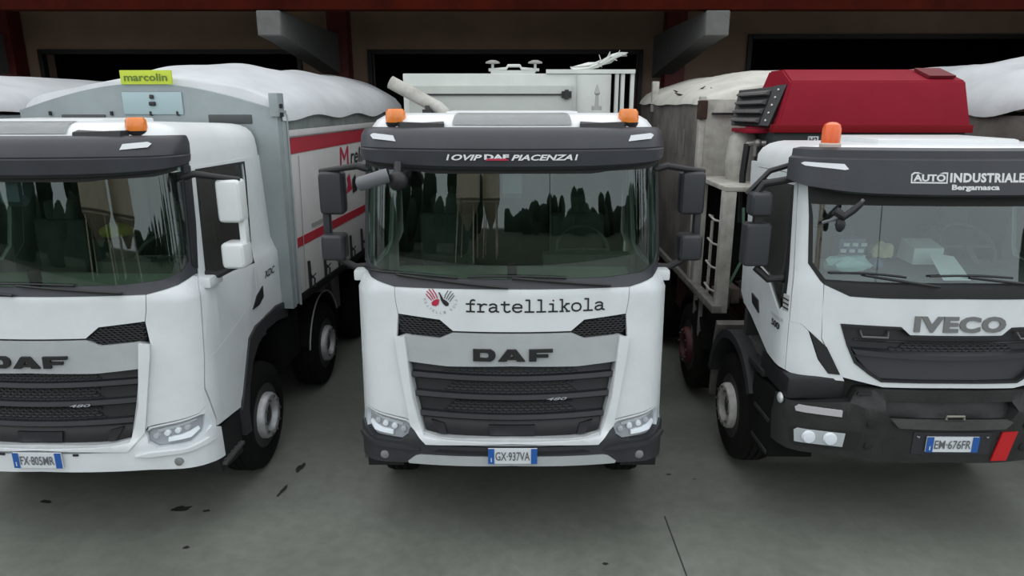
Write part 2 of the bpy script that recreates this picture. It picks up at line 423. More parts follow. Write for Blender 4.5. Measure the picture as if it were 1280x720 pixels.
def number_plate(parent, surf, s0, s1, z0, z1, txt, off=.03):
    pl = obj('number_plate', patch(surf, [(s0, z0), (s1, z0), (s1, z1), (s0, z1)], off, .012, step=0), platew, parent)
    w = s1 - s0
    obj('plate_band', patch(surf, [(s0, z0), (s0 + w * .125, z0), (s0 + w * .125, z1), (s0, z1)], off + .004, .004, step=0), blue, pl)
    obj('plate_band', patch(surf, [(s1 - w * .125, z0), (s1, z0), (s1, z1), (s1 - w * .125, z1)], off + .004, .004, step=0), blue, pl)
    h = z1 - z0
    print_on('plate_number', text_bm(txt, s0 + w * .15, s1 - w * .15, z0 + h * .22, z1 - h * .2, bold=.01), surf, mat('plate_ink', (.10, .105, .12), .5), pl, off + .002)
    print_on('country_letter', text_bm('I', s0 + w * .055, s0 + w * .075, z0 + h * .15, z0 + h * .42), surf, platew, pl, off + .006)
    return pl

# ================================================================ DAF cab
DR = Ribbon(([.5, 2.05, 2.17, 3.05, 3.3], [1.20, 1.20, 1.142, 1.10, 1.09]), ([.5, .95, 1.0, 2.1, 2.17, 3.06, 3.3], [0, 0, .03, .09, .118, .182, .22]), .14, .30)
ZS = (.95, 1.0, 2.05, 2.1, 2.2, 2.6)
def both(name, surf, poly, m, parent, off=0., thick=.03, step=.06, zs=ZS, holes=None):
    r = []
    for f in (lambda p: p, mir):
        loops = [f(poly)] + ([f(h) for h in holes] if holes else [])
        r.append(obj(name, patch(surf, loops, off, thick, step, zs), m, parent))
    return r
def hexmesh(surf, poly, parent, m, off, cell=.022, name='grille_mesh'):
    """honeycomb of thin walls inside a convex outline"""
    b = bmesh.new()
    def inside(x, z):
        n = len(poly); sgn = 0
        for i in range(n):
            (x0, z0), (x1, z1) = poly[i], poly[(i + 1) % n]; c = (x1 - x0) * (z - z0) - (z1 - z0) * (x - x0)
            if abs(c) < 1e-9: continue
            if sgn == 0: sgn = 1 if c > 0 else -1
            elif (c > 0) != (sgn > 0): return False
        return True
    xs = [p[0] for p in poly]; zs = [p[1] for p in poly]; row = 0; z = min(zs)
    while z < max(zs):
        x = min(xs) + (cell * .9 if row % 2 else 0)
        while x < max(xs):
            if inside(x, z):
                P = [(x + cell * math.cos(PI / 3 * k + PI / 6) * 1.0, z + cell * .5 * math.sin(PI / 3 * k + PI / 6)) for k in range(6)]
                Q = [(x + cell * .74 * math.cos(PI / 3 * k + PI / 6), z + cell * .34 * math.sin(PI / 3 * k + PI / 6)) for k in range(6)]
                A = [b.verts.new(surf(*p, off)) for p in P]; B = [b.verts.new(surf(*p, off)) for p in Q]; D = [b.verts.new(surf(*p, off - .02)) for p in Q]
                for k in range(6):
                    j = (k + 1) % 6
                    b.faces.new((A[k], A[j], B[j], B[k])); b.faces.new((B[k], B[j], D[j], D[k]))
            x += cell * 1.8
        z += cell * .78; row += 1
    o = obj(name, b, m, parent, recalc=False); o['kind'] = 'stuff'
    return o
def roof_shell(surf, z0, rings, y_end, smax, parent, m, n=48, name='roof', rear_drop=.10):
    b = bmesh.new(); R = []
    for z, off in rings:
        col = []
        for i in range(n + 1):
            s = -smax + 2 * smax * i / n
            p = surf(s, z, -off); p.y = min(p.y, y_end - off * .3); p.z = z - max(0, p.y - .6) * rear_drop * (z - z0); col.append(b.verts.new(p))
        R.append(col)
    for i in range(len(R) - 1):
        for j in range(n): b.faces.new((R[i][j], R[i][j + 1], R[i + 1][j + 1], R[i + 1][j]))
        b.faces.new((R[i][n], R[i][0], R[i + 1][0], R[i + 1][n]))
    b.faces.new(R[-1]); b.faces.new(R[0][::-1])
    return obj(name, b, m, parent, sharp=.9)
def steering_wheel(parent, x, y, z, tilt=.5):
    b = bmesh.new(); n = 28; pts = []
    for i in range(n + 1):
        a = 2 * PI * i / n; pts.append((x + .22 * math.cos(a), y + .22 * math.sin(a) * math.sin(tilt + .5), z + .22 * math.sin(a) * math.cos(tilt + .2)))
    tube(b, pts, .015, 8, cap=False)
    for a in (0, PI, 1.5 * PI): tube(b, [(x, y, z), (x + .21 * math.cos(a), y + .21 * math.sin(a) * math.sin(tilt + .5), z + .21 * math.sin(a) * math.cos(tilt + .2))], .014, 6)
    tube(b, [(x, y, z), (x, y - .25, z - .2)], .03, 8)
    return obj('steering_wheel', b, cabin_l, parent)
def seat(parent, x, y, ztop, m):
    b = bx(x - .25, x + .25, y, y + .14, ztop - .75, ztop - .17, bev=.05, seg=3); box(b, x - .14, x + .14, y + .02, y + .12, ztop - .18, ztop, bev=.04, seg=3)
    box(b, x - .26, x + .26, y - .45, y + .1, ztop - .9, ztop - .72, bev=.04, seg=2)
    return obj('seat', b, m, parent)
def wiper(parent, surf, piv, tip, rest_z, m=plastic, fr=.5, zj=.02):
    w = bmesh.new()
    s0, z0 = piv; s1, z1 = tip
    pts = [surf(s0 + (s1 - s0) * t, z0 + (z1 - z0) * t, .03) for t in [i / 8 for i in range(9)]]
    tube(w, pts, .011, 6)
    wp = obj('wiper', w, m, parent)
    bl = bmesh.new()
    a, c = tip[0] - (tip[0] - piv[0]) * .55, tip[0] + (tip[0] - piv[0]) * .45
    za = tip[1] - (tip[1] - piv[1]) * .1
    tube(bl, [surf(a + (c - a) * i / 10, za + .012 * math.sin(i / 10 * PI) + .01 * i / 10, .018) for i in range(11)], .009, 6)
    obj('wiper_blade', bl, m, wp)
    return wp

def daf_letters(s0, s1, z0, z1):
    """broad letters D A F as outlines with holes"""
    w = s1 - s0; h = z1 - z0
    def X(a): return s0 + w * a / 235
    def Z(a): return z0 + h * a / 35
    D = [(0, 0), (52, 0), (62, 6), (66, 14), (66, 22), (62, 29), (52, 35), (0, 35)]; Dh = [(20, 9), (42, 9), (46, 14), (46, 21), (42, 26), (20, 26)]
    A = [(74, 0), (98, 0), (102, 5), (126, 5), (130, 0), (154, 0), (127, 35), (101, 35)]; Ah = [(108, 12), (120, 12), (114, 24)]
    Fl = [(165, 0), (187, 0), (187, 11), (222, 11), (222, 19), (187, 19), (187, 26), (235, 26), (235, 35), (165, 35)]
    return [[(X(a), Z(b)) for a, b in l] for l in (D, Dh, A, Ah, Fl)]

def daf_cab(root, bumper_m, mirror_m, skid=True):
    P = root
    obj('hood', patch(DR, sym([(0, 2.116), (.42, 2.112), (.874, 2.106), (.868, 2.0), (.851, 1.904), (.536, 1.877), (.438, 1.795), (0, 1.795)][:]), .0, .03, .06, ZS), white, P)
    b = bmesh.new()
    obj('front_bulkhead', patch(DR, [(-1.33, .72), (1.33, .72), (1.33, 2.1), (-1.33, 2.1)], -.07, .03, .06, ZS), black, P)
    cp = [(.878, 2.107), (1.086, 2.151), (1.216, 2.195), (1.262, 2.175), (1.262, 2.02), (1.245, 1.56), (1.22, 1.31), (1.214, 1.155), (1.155, 1.118), (.83, 1.078), (.79, 1.068), (.772, 1.04), (.812, 1.30), (.862, 1.64), (.872, 1.725), (.855, 1.9), (.873, 2.0)]
    both('corner_panel', DR, cp, white, P)
    # lower white skirt below the corner panel and around the lamp
    both('lamp_surround', DR, [(.795, 1.062), (1.155, 1.112), (1.212, 1.150), (1.218, 1.305), (1.32, .955), (1.33, .90), (1.25, .88), (1.19, .955), (1.205, 1.095), (1.16, 1.10), (.82, 1.053), (.785, 1.03)], white, P)
    door = [(1.27, 2.175), (1.27, 2.02), (1.253, 1.56), (1.228, 1.31), (1.335, .95), (1.79, .90), (1.85, 1.05), (2.04, 1.436), (2.2, 1.50), (2.46, 1.51), (2.46, 3.0), (1.40, 3.0), (1.312, 3.0), (1.29, 2.6)]
    win = [(1.40, 2.15), (1.416, 2.965), (2.335, 2.95), (2.344, 2.82), (2.295, 2.085)]
    for k, f in enumerate((lambda p: p, mir)):
        d = obj('door', patch(DR, [f(door), f(win)], .004, .04, .06, ZS), white, P)
        obj('door_window', patch(DR, f([(1.39, 2.14), (1.40, 2.975), (2.35, 2.96), (2.35, 2.82), (2.31, 2.07)]), -.012, .006, .06, ZS), glass_s, d)
        obj('door_handle', patch(DR, f([(2.18, 1.66), (2.30, 1.76), (2.446, 1.81), (2.445, 1.705), (2.33, 1.66)]), .014, .02, .06), plastic, d)
        obj('window_seal', patch(DR, [f([(1.38, 2.13), (1.395, 2.985), (2.36, 2.97), (2.365, 2.82), (2.315, 2.06)]), f(win)], .008, .006, .06, ZS), plastic, d)
        # pressed crease across the door
        cr = bmesh.new(); tube(cr, [DR((1 if k == 0 else -1) * (1.28 + .9 * i / 14), 1.53 + .20 * (i / 14) ** 1.2, -.008) for i in range(15)], .014, 6)
        obj('panel_crease', cr, white, d)
    both('cab_side', DR, [(2.465, 1.51), (2.75, 1.53), (3.0, 1.50), (3.02, 2.0), (3.03, 3.0), (2.465, 3.0)], white, P, thick=.04)
    # windscreen, seal, black pillars
    ws = [(0, 2.185), (.71, 2.182), (.962, 2.2), (1.12, 2.245), (1.19, 2.31), (1.2, 2.6), (1.205, 3.05), (0, 3.04)]
    obj('windscreen', pane(DR, [(0, 2.185), (.71, 2.182), (.962, 2.2), (1.12, 2.245), (1.19, 2.31), (1.204, 2.34)], 3.045, 1.204, -.004), glass, P)
    seal = sym([(0, 2.118), (.42, 2.114), (.874, 2.108), (1.086, 2.153), (1.216, 2.20), (1.26, 2.20), (1.29, 2.6), (1.31, 3.05), (1.30, 3.06), (0, 3.06)])
    obj('windscreen_seal', patch(DR, [seal, sym(ws)], .006, .02, .06, ZS), visor_m, P)
    for k in (1, -1):
        obj('pillar_trim', patch(DR, (lambda p: p if k > 0 else mir(p))([(1.205, 2.28), (1.262, 2.24), (1.30, 2.6), (1.312, 3.02), (1.21, 3.02)]), .014, .01, .03, ZS), slatm, P)
    # roof
    roof_shell(DR, 2.99, [(2.985, 0), (3.10, .0), (3.20, .008), (3.26, .03), (3.305, .065), (3.335, .12), (3.350, .19), (3.355, .27)], 2.04, 3.03, P, whiter)
    rows = [(3.272, -.030), (3.30, -.052), (3.333, -.098), (3.348, -.165), (3.354, -.235)]
    e = bmesh.new(); G = [[e.verts.new(DR(-.43 + .86 * i / 16, z, o_) + Vector((0, 0, .004))) for i in range(17)] for z, o_ in rows]
    for j in range(4):
        for i in range(16): e.faces.new((G[j][i], G[j][i + 1], G[j + 1][i + 1], G[j + 1][i]))
    bmesh.ops.solidify(e, geom=e.faces[:], thickness=.012)
    obj('roof_panel', e, mat('hatch_grey', (.50, .51, .51), .4, var=.1), P)
    e = bx(-.50, .50, .62, 1.35, 3.30, 3.366, bev=.015); obj('roof_hatch', e, whiter, P)
    # visor
    vis = sweep(DR, [(1.30, 2.972, .045, 3.05, .01), (1.31, 3.0, .085, 3.06, .02), (1.31, 3.102, .105, 3.105, .025), (1.31, 3.112, .09, 3.112, .02), (1.31, 3.12, .095, 3.12, .022), (1.31, 3.20, .088, 3.19, .02), (1.30, 3.235, .066, 3.225, .015), (1.30, 3.255, .035, 3.245, .005), (1.30, 3.262, .0, 3.25, -.01), (1.28, 3.24, -.05, 3.22), (1.28, 3.0, -.03, 3.06)], 56, power=4)
    v = obj('sun_visor', vis, visor_m, P, sharp=.5)
    for sg in (1, -1):
        obj('marker_lamp', patch(DR, (lambda p: p if sg > 0 else mir(p))([(.80, 3.165), (.955, 3.18), (.975, 3.205), (.955, 3.218), (.82, 3.205)]), .092, .02, .04), slotw, v)
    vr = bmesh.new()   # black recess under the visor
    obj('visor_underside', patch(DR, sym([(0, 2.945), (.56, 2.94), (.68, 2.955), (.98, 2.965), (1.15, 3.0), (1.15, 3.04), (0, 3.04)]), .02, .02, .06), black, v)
    # grille frame (silver/white), upper panel with badge
    top = [(0, 1.782), (.44, 1.782), (.54, 1.735), (.80, 1.75), (.865, 1.72), (.857, 1.64), (.808, 1.299), (.765, 1.032), (.646, .908), (.208, .908), (0, .91)]
    hole = [(0, 1.536), (.48, 1.523), (.783, 1.542), (.732, 1.253), (.697, 1.094), (.673, .989), (.56, .965), (.438, .961), (0, .972)]
    g = obj('grille_frame', patch(DR, [sym(top), sym(hole)], .012, .06, .06, ZS), silver, P)
    lo = [(.80, 1.742), (.872, 1.728), (.866, 1.64), (.815, 1.299), (.775, 1.035), (.655, .902), (.30, .899), (0, .899)]; li = [(.80, 1.742), (.752, 1.253), (.712, 1.094), (.67, .968), (.50, .945), (0, .943)]
    obj('frame_lip', patch(DR, lo + [(-a_, z_) for a_, z_ in lo[-2::-1]] + [(-a_, z_) for a_, z_ in li[1:]] + [(a_, z_) for a_, z_ in li[:0:-1]], .035, .03, .06, ZS), white, P)
    bg_ = print_on('badge', flat_fill(daf_letters(-.286, .300, 1.578, 1.668)), DR, ink, g, off=.032, thick=.022)
    # mesh intakes and thin slot
    both('intake_back', DR, [(.44, 1.79), (.536, 1.875), (.853, 1.906), (.845, 1.755), (.54, 1.732)], black, P, off=-.02, thick=.02)
    for sg in (1, -1):
        pl = [(.46, 1.786), (.54, 1.866), (.846, 1.897), (.838, 1.762), (.545, 1.740)]
        hexmesh(DR, pl if sg > 0 else mir(pl), P, slatm, -.004)
    obj('slot_trim', patch(DR, [(-.46, 1.780), (.46, 1.780), (.46, 1.797), (-.46, 1.797)], -.002, .02, .06), black, P)
    # slats
    edge = lambda z: interp(z, [.989, 1.094, 1.253, 1.542], [.673, .697, .732, .783])
    levels = [(1.532, 1.405), (1.400, 1.256), (1.250, 1.098)]
    for k, (za, zb) in enumerate(levels):
        d = .012 if k == 0 else 0
        rows = [(edge(za), za, -.045, za + .004), (edge(za), za - .02, -.045, za - .016), (edge(zb), zb + .052, -.035, zb + .06), (edge(zb), zb + .045, -.004, zb + .055), (edge(zb), zb + .012, .006, zb + .02), (edge(zb), zb, -.01, zb + .006), (edge(zb), zb, -.06, zb + .006), (edge(za), za, -.06, za)]
        sl_ = obj('grille_slat', sweep(DR, rows, 28), slatm, P)
        hexmesh(DR, [(-.5, zb + .06), (.5, zb + .06), (.44, za - .006), (-.44, za - .006)], sl_, slatm, -.030, name='slat_mesh', cell=.03)
    rows = [(.69, 1.092, -.04, 1.10), (.685, 1.06, -.02, 1.07), (.66, .99, -.012, .995), (.655, .965, -.03, .975), (.655, .965, -.06, .975), (.69, 1.092, -.06, 1.1)]
    lp = obj('grille_slat', sweep(DR, rows, 28), plastic, P)
    obj('radar_cover', patch(DR, [(-.17, .985), (.17, .985), (.175, 1.06), (-.175, 1.06)], .0, .02, .06), slatm, lp)
    for sg in (1, -1):
        obj('slat_strut', patch(DR, (lambda p: p if sg > 0 else mir(p))([(.5, .98), (.56, .98), (.62, 1.08), (.52, 1.06)]), -.005, .02, .06), slatm, lp)
    print_on('model_number', text_bm('480', .262, .414, 1.262, 1.284, shear=.3, bold=.015), DR, inkg, P, off=.011)
    # headlamps
    for sg in (1, -1):
        f = (lambda p: p) if sg > 0 else mir
        hp = [(.785, 1.020), (.825, 1.048), (1.16, 1.095), (1.20, 1.09), (1.235, 1.0), (1.20, .955), (1.094, .912), (.862, .908), (.802, .955)]
        h = obj('headlamp', patch(DR, f(hp), -.03, .03, .05), mat('lamp_housing', (.34, .35, .36), .3, .2), P)
        obj('lamp_lens', patch(DR, f(hp), .012, .003, .05), lens, h)
        obj('light_strip', patch(DR, f([(.845, 1.03), (1.13, 1.077), (1.15, 1.062), (.86, 1.005)]), -.018, .02, .05), lampg, h)
        obj('light_strip', patch(DR, f([(.93, .935), (1.10, .945), (1.165, .985), (1.15, 1.008), (1.03, .975), (.93, .965)]), -.012, .02, .05), lampw, h)
        for k in range(4):
            c = DR(sg * (.845 + .075 * k), .985 + .012 * k, -.02); nb = bmesh.new(); lathe(nb, [(c.y - .02, .012), (c.y - .018, .022), (c.y + .02, .024)], 12, 'Y', (c.x, 0, c.z)); obj('lamp_lens_element', nb, lampw if k in (1, 2) else lampg, h)
    # bumper
    bp = sym([(0, .902), (.65, .900), (.77, 1.03), (.785, 1.0), (.80, .95), (.86, .903), (1.094, .908), (1.19, .953), (1.25, .985), (1.36, .93), (1.376, .66), (1.2, .685), (1.07, .70), (.79, .728), (0, .755)])
    bb = obj('bumper', patch(DR, bp, .02, .09, .05, (.8, .9)), bumper_m, P)
    both('bumper_step', DR, [(.70, .86), (.80, .88), (1.06, .88), (1.21, .915), (1.27, .88), (1.06, .85), (.80, .845)], bumper_m, P, off=.045, thick=.03)
    if skid:
        obj('skid_strip', patch(DR, sym([(0, .832), (.70, .81), (.735, .80), (.80, .745), (.79, .728), (0, .755)]), .03, .03, .06), silver, bb)
        obj('bumper_intake', patch(DR, sym([(0, .868), (.55, .865), (.60, .842), (0, .836)]), .024, .01, .06), plastic, bb)
    for sg in (1, -1):
        c = DR(sg * .989, .772, .02); nb = bmesh.new(); lathe(nb, [(c.y - .010, .028), (c.y - .006, .034), (c.y + .03, .034)], 16, 'Y', (c.x, 0, c.z)); obj('fog_lamp', nb, mat('fog_grey', (.20, .20, .20), .3), bb)
    # side step, arch
    for sg in (1, -1):
        X = lambda a: (min(sg * a[0], sg * a[1]), max(sg * a[0], sg * a[1]))
        fo = [(3.04, 1.50), (2.72, 1.525), (2.40, 1.51), (2.20, 1.495), (2.04, 1.43), (1.85, 1.05), (1.79, .895), (1.78, .88), (1.80, .62), (1.93, .60), (1.92, .80), (1.96, 1.02), (2.06, 1.20), (2.22, 1.32), (2.45, 1.385), (2.75, 1.38), (3.04, 1.33)]
        obj('wheel_arch', patch(DR, fo if sg > 0 else mir(fo), .022, .30, .0), mat('fender_grey', (.026, .027, .030), .5), P)
        obj('wheel_housing', bx(*X((.60, .66)), .75, 2.05, .6, 1.5), black, P)
        e = bmesh.new(); hexa(e, [(sg * .9, .40, .52), (sg * 1.19, .40, .52), (sg * 1.19, .83, .48), (sg * .9, .83, .48), (sg * .9, .34, .90), (sg * 1.19, .34, .90), (sg * 1.19, .87, .90), (sg * .9, .87, .90)])
        st = obj('entry_step', e, plastic, P)
        e = bmesh.new(); box(e, *X((.92, 1.225)), .42, .80, .575, .60)
        for k in range(5): box(e, *X((.94, 1.21)), .45 + .07 * k, .475 + .07 * k, .60, .61)
        obj('step_tread', e, mat('step_grey', (.10, .10, .10), .5, .4), st)
    # mirrors
    for sg in (1, -1):
        X = lambda a, b_: (min(sg * a, sg * b_), max(sg * a, sg * b_))
        m1 = obj('door_mirror', bx(*X(1.305, 1.50), .58, .74, 2.58, 2.92, bev=.045, seg=3), mirror_m, P)
        obj('wide_angle_mirror', bx(*X(1.315, 1.50), .54, .74, 2.22, 2.43, bev=.045, seg=3), mirror_m, m1)
        obj('mirror_neck', bx(*X(1.44, 1.495), .64, .72, 2.40, 2.62, bev=.015), mirror_m, m1)
        t = bmesh.new(); tube(t, [(sg * 1.05, .55, 2.93), (sg * 1.18, .55, 2.965), (sg * 1.32, .6, 2.94), (sg * 1.49, .64, 2.915)], .03, 10, r2=.02); obj('mirror_arm', t, plastic, m1)
        t = bmesh.new(); tube(t, [(sg * 1.12, .62, 2.17), (sg * 1.25, .62, 2.16), (sg * 1.40, .62, 2.24)], .028, 10)
        obj('mirror_arm', t, plastic, m1)
        obj('mirror_glass', bx(*X(1.325, 1.48), .742, .748, 2.61, 2.89), chrome, m1)
        obj('mirror_foot', bx(*X(1.12, 1.24), .48, .72, 2.08, 2.165, bev=.02), white, P)
    # front mirror hanging from the visor, kerb side
    t = bmesh.new(); tube(t, [(-1.06, .10, 2.88), (-.98, .06, 2.905), (-.90, .06, 2.93), (-.86, .07, 2.94)], .052, 12)
    fm_ = obj('front_mirror', t, mat('mirror_mid_grey', (.12, .125, .135), .4), P)
    t = bmesh.new(); bmesh.ops.create_icosphere(t, subdivisions=2, radius=.075, matrix=Matrix.Translation((-.80, .11, 2.90)) @ Matrix.Diagonal((1, .7, 1, 1)))
    tube(t, [(-.80, .12, 2.95), (-.80, .16, 3.02)], .03, 8)
    obj('mirror_bracket', t, plastic, fm_)
    # wipers
    wiper(P, DR, (-.03, 2.13), (-.85, 2.20), 0); wiper(P, DR, (.72, 2.13), (.0, 2.20), 0)
    # beacons on the roof
    for sg in (1, -1):
        X = lambda a, b_: (min(sg * a, sg * b_), max(sg * a, sg * b_))
        e = bmesh.new(); hexa(e, [(sg * .48, .26, 3.262), (sg * .80, .30, 3.25), (sg * .86, .46, 3.25), (sg * .50, .40, 3.262), (sg * .48, .27, 3.285), (sg * .80, .31, 3.292), (sg * .86, .45, 3.298), (sg * .50, .38, 3.315)])
        lathe(e, [(3.23, .06), (3.29, .075)], 20, 'Z', (sg * .85, .44, 0))
        bc = obj('beacon_base', e, plastic, P)
        t = bmesh.new(); lathe(t, [(3.29, .072), (3.32, .075), (3.365, .070), (3.385, .055), (3.388, .001)], 24, 'Z', (sg * .85, .44, 0))
        obj('beacon_lens', t, amber, bc)
    # inside of the cab
    obj('cab_rear_wall', bx(-1.07, 1.07, 1.95, 2.03, 1.3, 3.0), cabin, P)
    obj('cab_floor', bx(-1.05, 1.05, .25, 1.95, 1.2, 1.3), cabin, P)
    e = bmesh.new(); prism(e, [(.22, 2.02), (.28, 2.11), (.60, 2.17), (.85, 2.12), (.90, 1.9), (.8, 1.5), (.3, 1.5)], -.92, .92, 'X'); bmesh.ops.bevel(e, geom=e.edges[:], offset=.02, segments=1, affect='EDGES')
    ds = obj('dashboard', e, mat('dash_green_grey', (.26, .30, .26), .8, var=.25, vscale=3), P)
    e = bmesh.new(); prism(e, [(.62, 2.16), (.66, 2.25), (.80, 2.25), (.86, 2.13)], .25, .95, 'X'); obj('instrument_hood', e, cabin, ds)
    obj('dash_device', bx(-.035, .035, .26, .32, 2.14, 2.27, bev=.015), black, ds)
    steering_wheel(P, .60, 1.0, 2.22)
    seat(P, .60, 1.5, 2.62, cabin_l); seat(P, -.60, 1.5, 2.62, cabin_l)
    e = bmesh.new(); prism(e, [(.20, 3.04), (.19, 2.80), (.24, 2.76), (.30, 2.80), (.36, 3.04)], -.07, .07, 'X'); obj('camera_housing', e, mat('camera_grey', (.16, .18, .23), .5), P)
    obj('headliner', bx(-1.0, 1.0, .45, 1.95, 2.99, 3.03), cabin_l, P)
    return P

# ================================================================ centre truck
centre = empty('truck', (0, 0, 0))
tag(centre, 'white middle truck with a grey bumper and black slab lettering across its hood', 'truck')
daf_cab(centre, bumpm, mat('mirror_grey', (.026, .028, .033), .45, var=.15))
chassis(centre, 7.0)
for y in (1.36, 3.4, 4.9, 6.25):
    for sg in (1, -1): make_wheel(centre, sg * 1.03, y, sg, style='front' if y < 4 else 'rear')
number_plate(centre, DR, -.178, .188, .782, .907, 'GX·937VA', off=.05)
# dealer name on the visor
print_on('visor_lettering', text_bm('OVIP', -.405, -.20, 3.042, 3.082, shear=.3, bold=.03), DR, whiteink, centre, off=.1085)
print_on('visor_lettering', text_bm('PIACENZA', -.005, .405, 3.042, 3.082, shear=.3, bold=.03), DR, whiteink, centre, off=.1085)
print_on('visor_lettering', text_bm('DAF', -.185, -.02, 3.048, 3.084, bold=.05), DR, whiteink, centre, off=.1085)
red_v = flat_fill([[(-.18, 3.042), (-.02, 3.042), (-.035, 3.056), (-.165, 3.056)]]); print_on('visor_red_bar', red_v, DR, redink, centre, off=.110)
for s0 in (-.44, .42):
    print_on('visor_red_bar', flat_fill([[(s0, 3.042), (s0 + .012, 3.042), (s0 + .022, 3.082), (s0 + .010, 3.082)]]), DR, whiteink, centre, off=.1085)
# slab-serif owner name
def slab_name():
    L = {
     'f': [[(.55, 0), (.55, .80), (.62, .95), (.78, 1.0), (.95, .95)], [(.18, .64), (.92, .64)], [(.18, 0), (.92, 0)]],
     'r': [[(.12, .64), (.38, .64), (.38, 0)], [(.38, .40), (.52, .58), (.72, .66), (.95, .60)], [(.12, 0), (.72, 0)]],
     'a': [[(.15, .56), (.35, .66), (.58, .66), (.74, .55), (.74, .05), (.95, .0)], [(.74, .36), (.45, .38), (.18, .28), (.15, .12), (.30, 0), (.52, .02), (.74, .16)]],
     't': [[(.42, .90), (.42, .14), (.55, 0), (.75, 0), (.92, .10)], [(.12, .64), (.85, .64)]],
     'e': [[(.12, .36), (.88, .36), (.84, .54), (.66, .66), (.40, .66), (.18, .54), (.12, .33), (.18, .12), (.40, 0), (.65, 0), (.88, .12)]],
     'l': [[(.20, 1.0), (.52, 1.0), (.52, 0)], [(.12, 0), (.92, 0)]],
     'i': [[(.20, .64), (.52, .64), (.52, 0)], [(.12, 0), (.92, 0)], [(.50, .90), (.56, .98)]],
     'k': [[(.08, 1.0), (.30, 1.0), (.30, 0)], [(.08, 0), (.42, 0)], [(.30, .28), (.72, .64)], [(.58, .64), (.92, .64)], [(.45, .40), (.78, 0)], [(.62, 0), (.96, 0)]],
     'o': [[(.12, .33), (.20, .56), (.40, .66), (.62, .66), (.82, .56), (.90, .33), (.82, .10), (.62, 0), (.40, 0), (.20, .10), (.12, .33)]]}
    out = []; x = -.352; adv = (.690 + .352) / 12; h = .088
    for ch in 'fratellikola':
        for ln in L[ch]: out.append([(x + p[0] * adv * 1.0, 1.948 + p[1] * h) for p in ln])
        x += adv
    return strokes(out, .0125)
print_on('owner_lettering', slab_name(), DR, ink, centre, off=.004)
# two-hands emblem, crimson and black, ring of small grey letters
em = []
def hand(cx, cz, sg):
    o = [[(cx + sg * a, cz + b) for a, b in ((-.006, -.045), (.022, -.050), (.038, -.035), (.045, -.012), (.044, .004), (.020, -.002), (-.004, -.020))]]
    st = []
    for k, (a, b, c, d) in enumerate(((.026, .012, .065, .075), (.010, .008, .044, .084), (-.006, .0, .020, .082), (-.018, -.012, .002, .062))):
        st.append([(cx - sg * a, cz + b - .006), (cx - sg * (a * .55 + c * .45), cz + b + (d - b) * .4), (cx - sg * c, cz + d)])
    return o, st
hx, hz = -.545, 2.045
o1 = [[(-.590, 1.985), (-.562, 1.978), (-.540, 1.994), (-.533, 2.030), (-.548, 2.035), (-.578, 2.022), (-.594, 2.004)]]
f1 = [[(-.592, 2.022), (-.620, 2.052), (-.633, 2.068)], [(-.580, 2.030), (-.604, 2.068), (-.627, 2.088)], [(-.566, 2.036), (-.585, 2.072), (-.610, 2.103)], [(-.548, 2.040), (-.560, 2.070), (-.585, 2.106)]]
print_on('emblem_hand', flat_fill(o1), DR, redink, centre, off=.004)
print_on('emblem_fingers', strokes(f1, .008), DR, redink, centre, off=.0045)
o2 = [[(-.468, 1.985), (-.486, 1.982), (-.506, 1.998), (-.522, 2.024), (-.530, 2.060), (-.541, 2.082), (-.532, 2.086), (-.516, 2.060), (-.505, 2.036), (-.480, 2.022), (-.463, 2.004)]]
f2 = [[(-.496, 2.040), (-.488, 2.066), (-.468, 2.100)], [(-.482, 2.036), (-.466, 2.066), (-.444, 2.097)], [(-.470, 2.028), (-.450, 2.056), (-.430, 2.082)], [(-.458, 2.018), (-.442, 2.040), (-.422, 2.066)]]
print_on('emblem_hand', flat_fill(o2), DR, ink, centre, off=.004)
print_on('emblem_fingers', strokes(f2, .006), DR, mat('emblem_dark_grey', (.06, .07, .07), .5), centre, off=.0045)
ringt = bmesh.new()
for k, ch in enumerate('FRATELLI KOLA'):
    if ch == ' ': continue
    a = math.radians(190 + k * 13.5); r = .120
    lb = text_bm(ch, -.008, .008, -.010, .010)
    for v in lb.verts:
        x, y = v.co.x, v.co.y; rot = a + PI / 2
        v.co.x = -.527 + r * math.cos(a) + x * math.cos(rot) - y * math.sin(rot); v.co.y = 2.045 + r * .95 * math.sin(a) + x * math.sin(rot) + y * math.cos(rot)
    me = bpy.data.meshes.new('x'); lb.to_mesh(me); lb.free(); ringt.from_mesh(me); bpy.data.meshes.remove(me)
print_on('emblem_ring_lettering', ringt, DR, inkg, centre, off=.004)
# body behind the cab: cream box with inset front panel, frame of bars, breathers
bd = obj('box_body', bx(-1.12, 1.02, 2.62, 6.8, 1.15, 3.72, bev=.012), boxw, centre)
obj('front_panel', bx(-1.06, .62, 2.59, 2.62, 2.2, 3.60, bev=.008), boxp, bd)
obj('panel_rail', bx(-1.0, .58, 2.572, 2.59, 3.505, 3.52), plastic, bd)
for x in (-1.0, .56):
    e = bmesh.new(); box(e, x - .05, x + .05, 2.565, 2.59, 3.48, 3.545); box(e, x - .02, x + .02, 2.55, 2.57, 3.465, 3.56); obj('panel_latch', e, plastic, bd)
e = bmesh.new(); tube(e, [(.84, 2.63, 2.4), (.84, 2.63, 3.70)], .18, 24); obj('rounded_tank_front', e, boxw, bd)
e = bmesh.new()
for x in (1.08, 1.14, 1.24): box(e, x - .018, x + .018, 2.62, 2.68, 1.6, 3.74)
box(e, .35, 1.26, 2.6, 2.68, 3.72, 3.76); box(e, 1.03, 1.26, 2.62, 2.68, 3.0, 3.03)
obj('ladder_frame', e, boxw, bd)
e = bmesh.new(); box(e, -.22, .24, 2.7, 2.9, 3.72, 3.755)
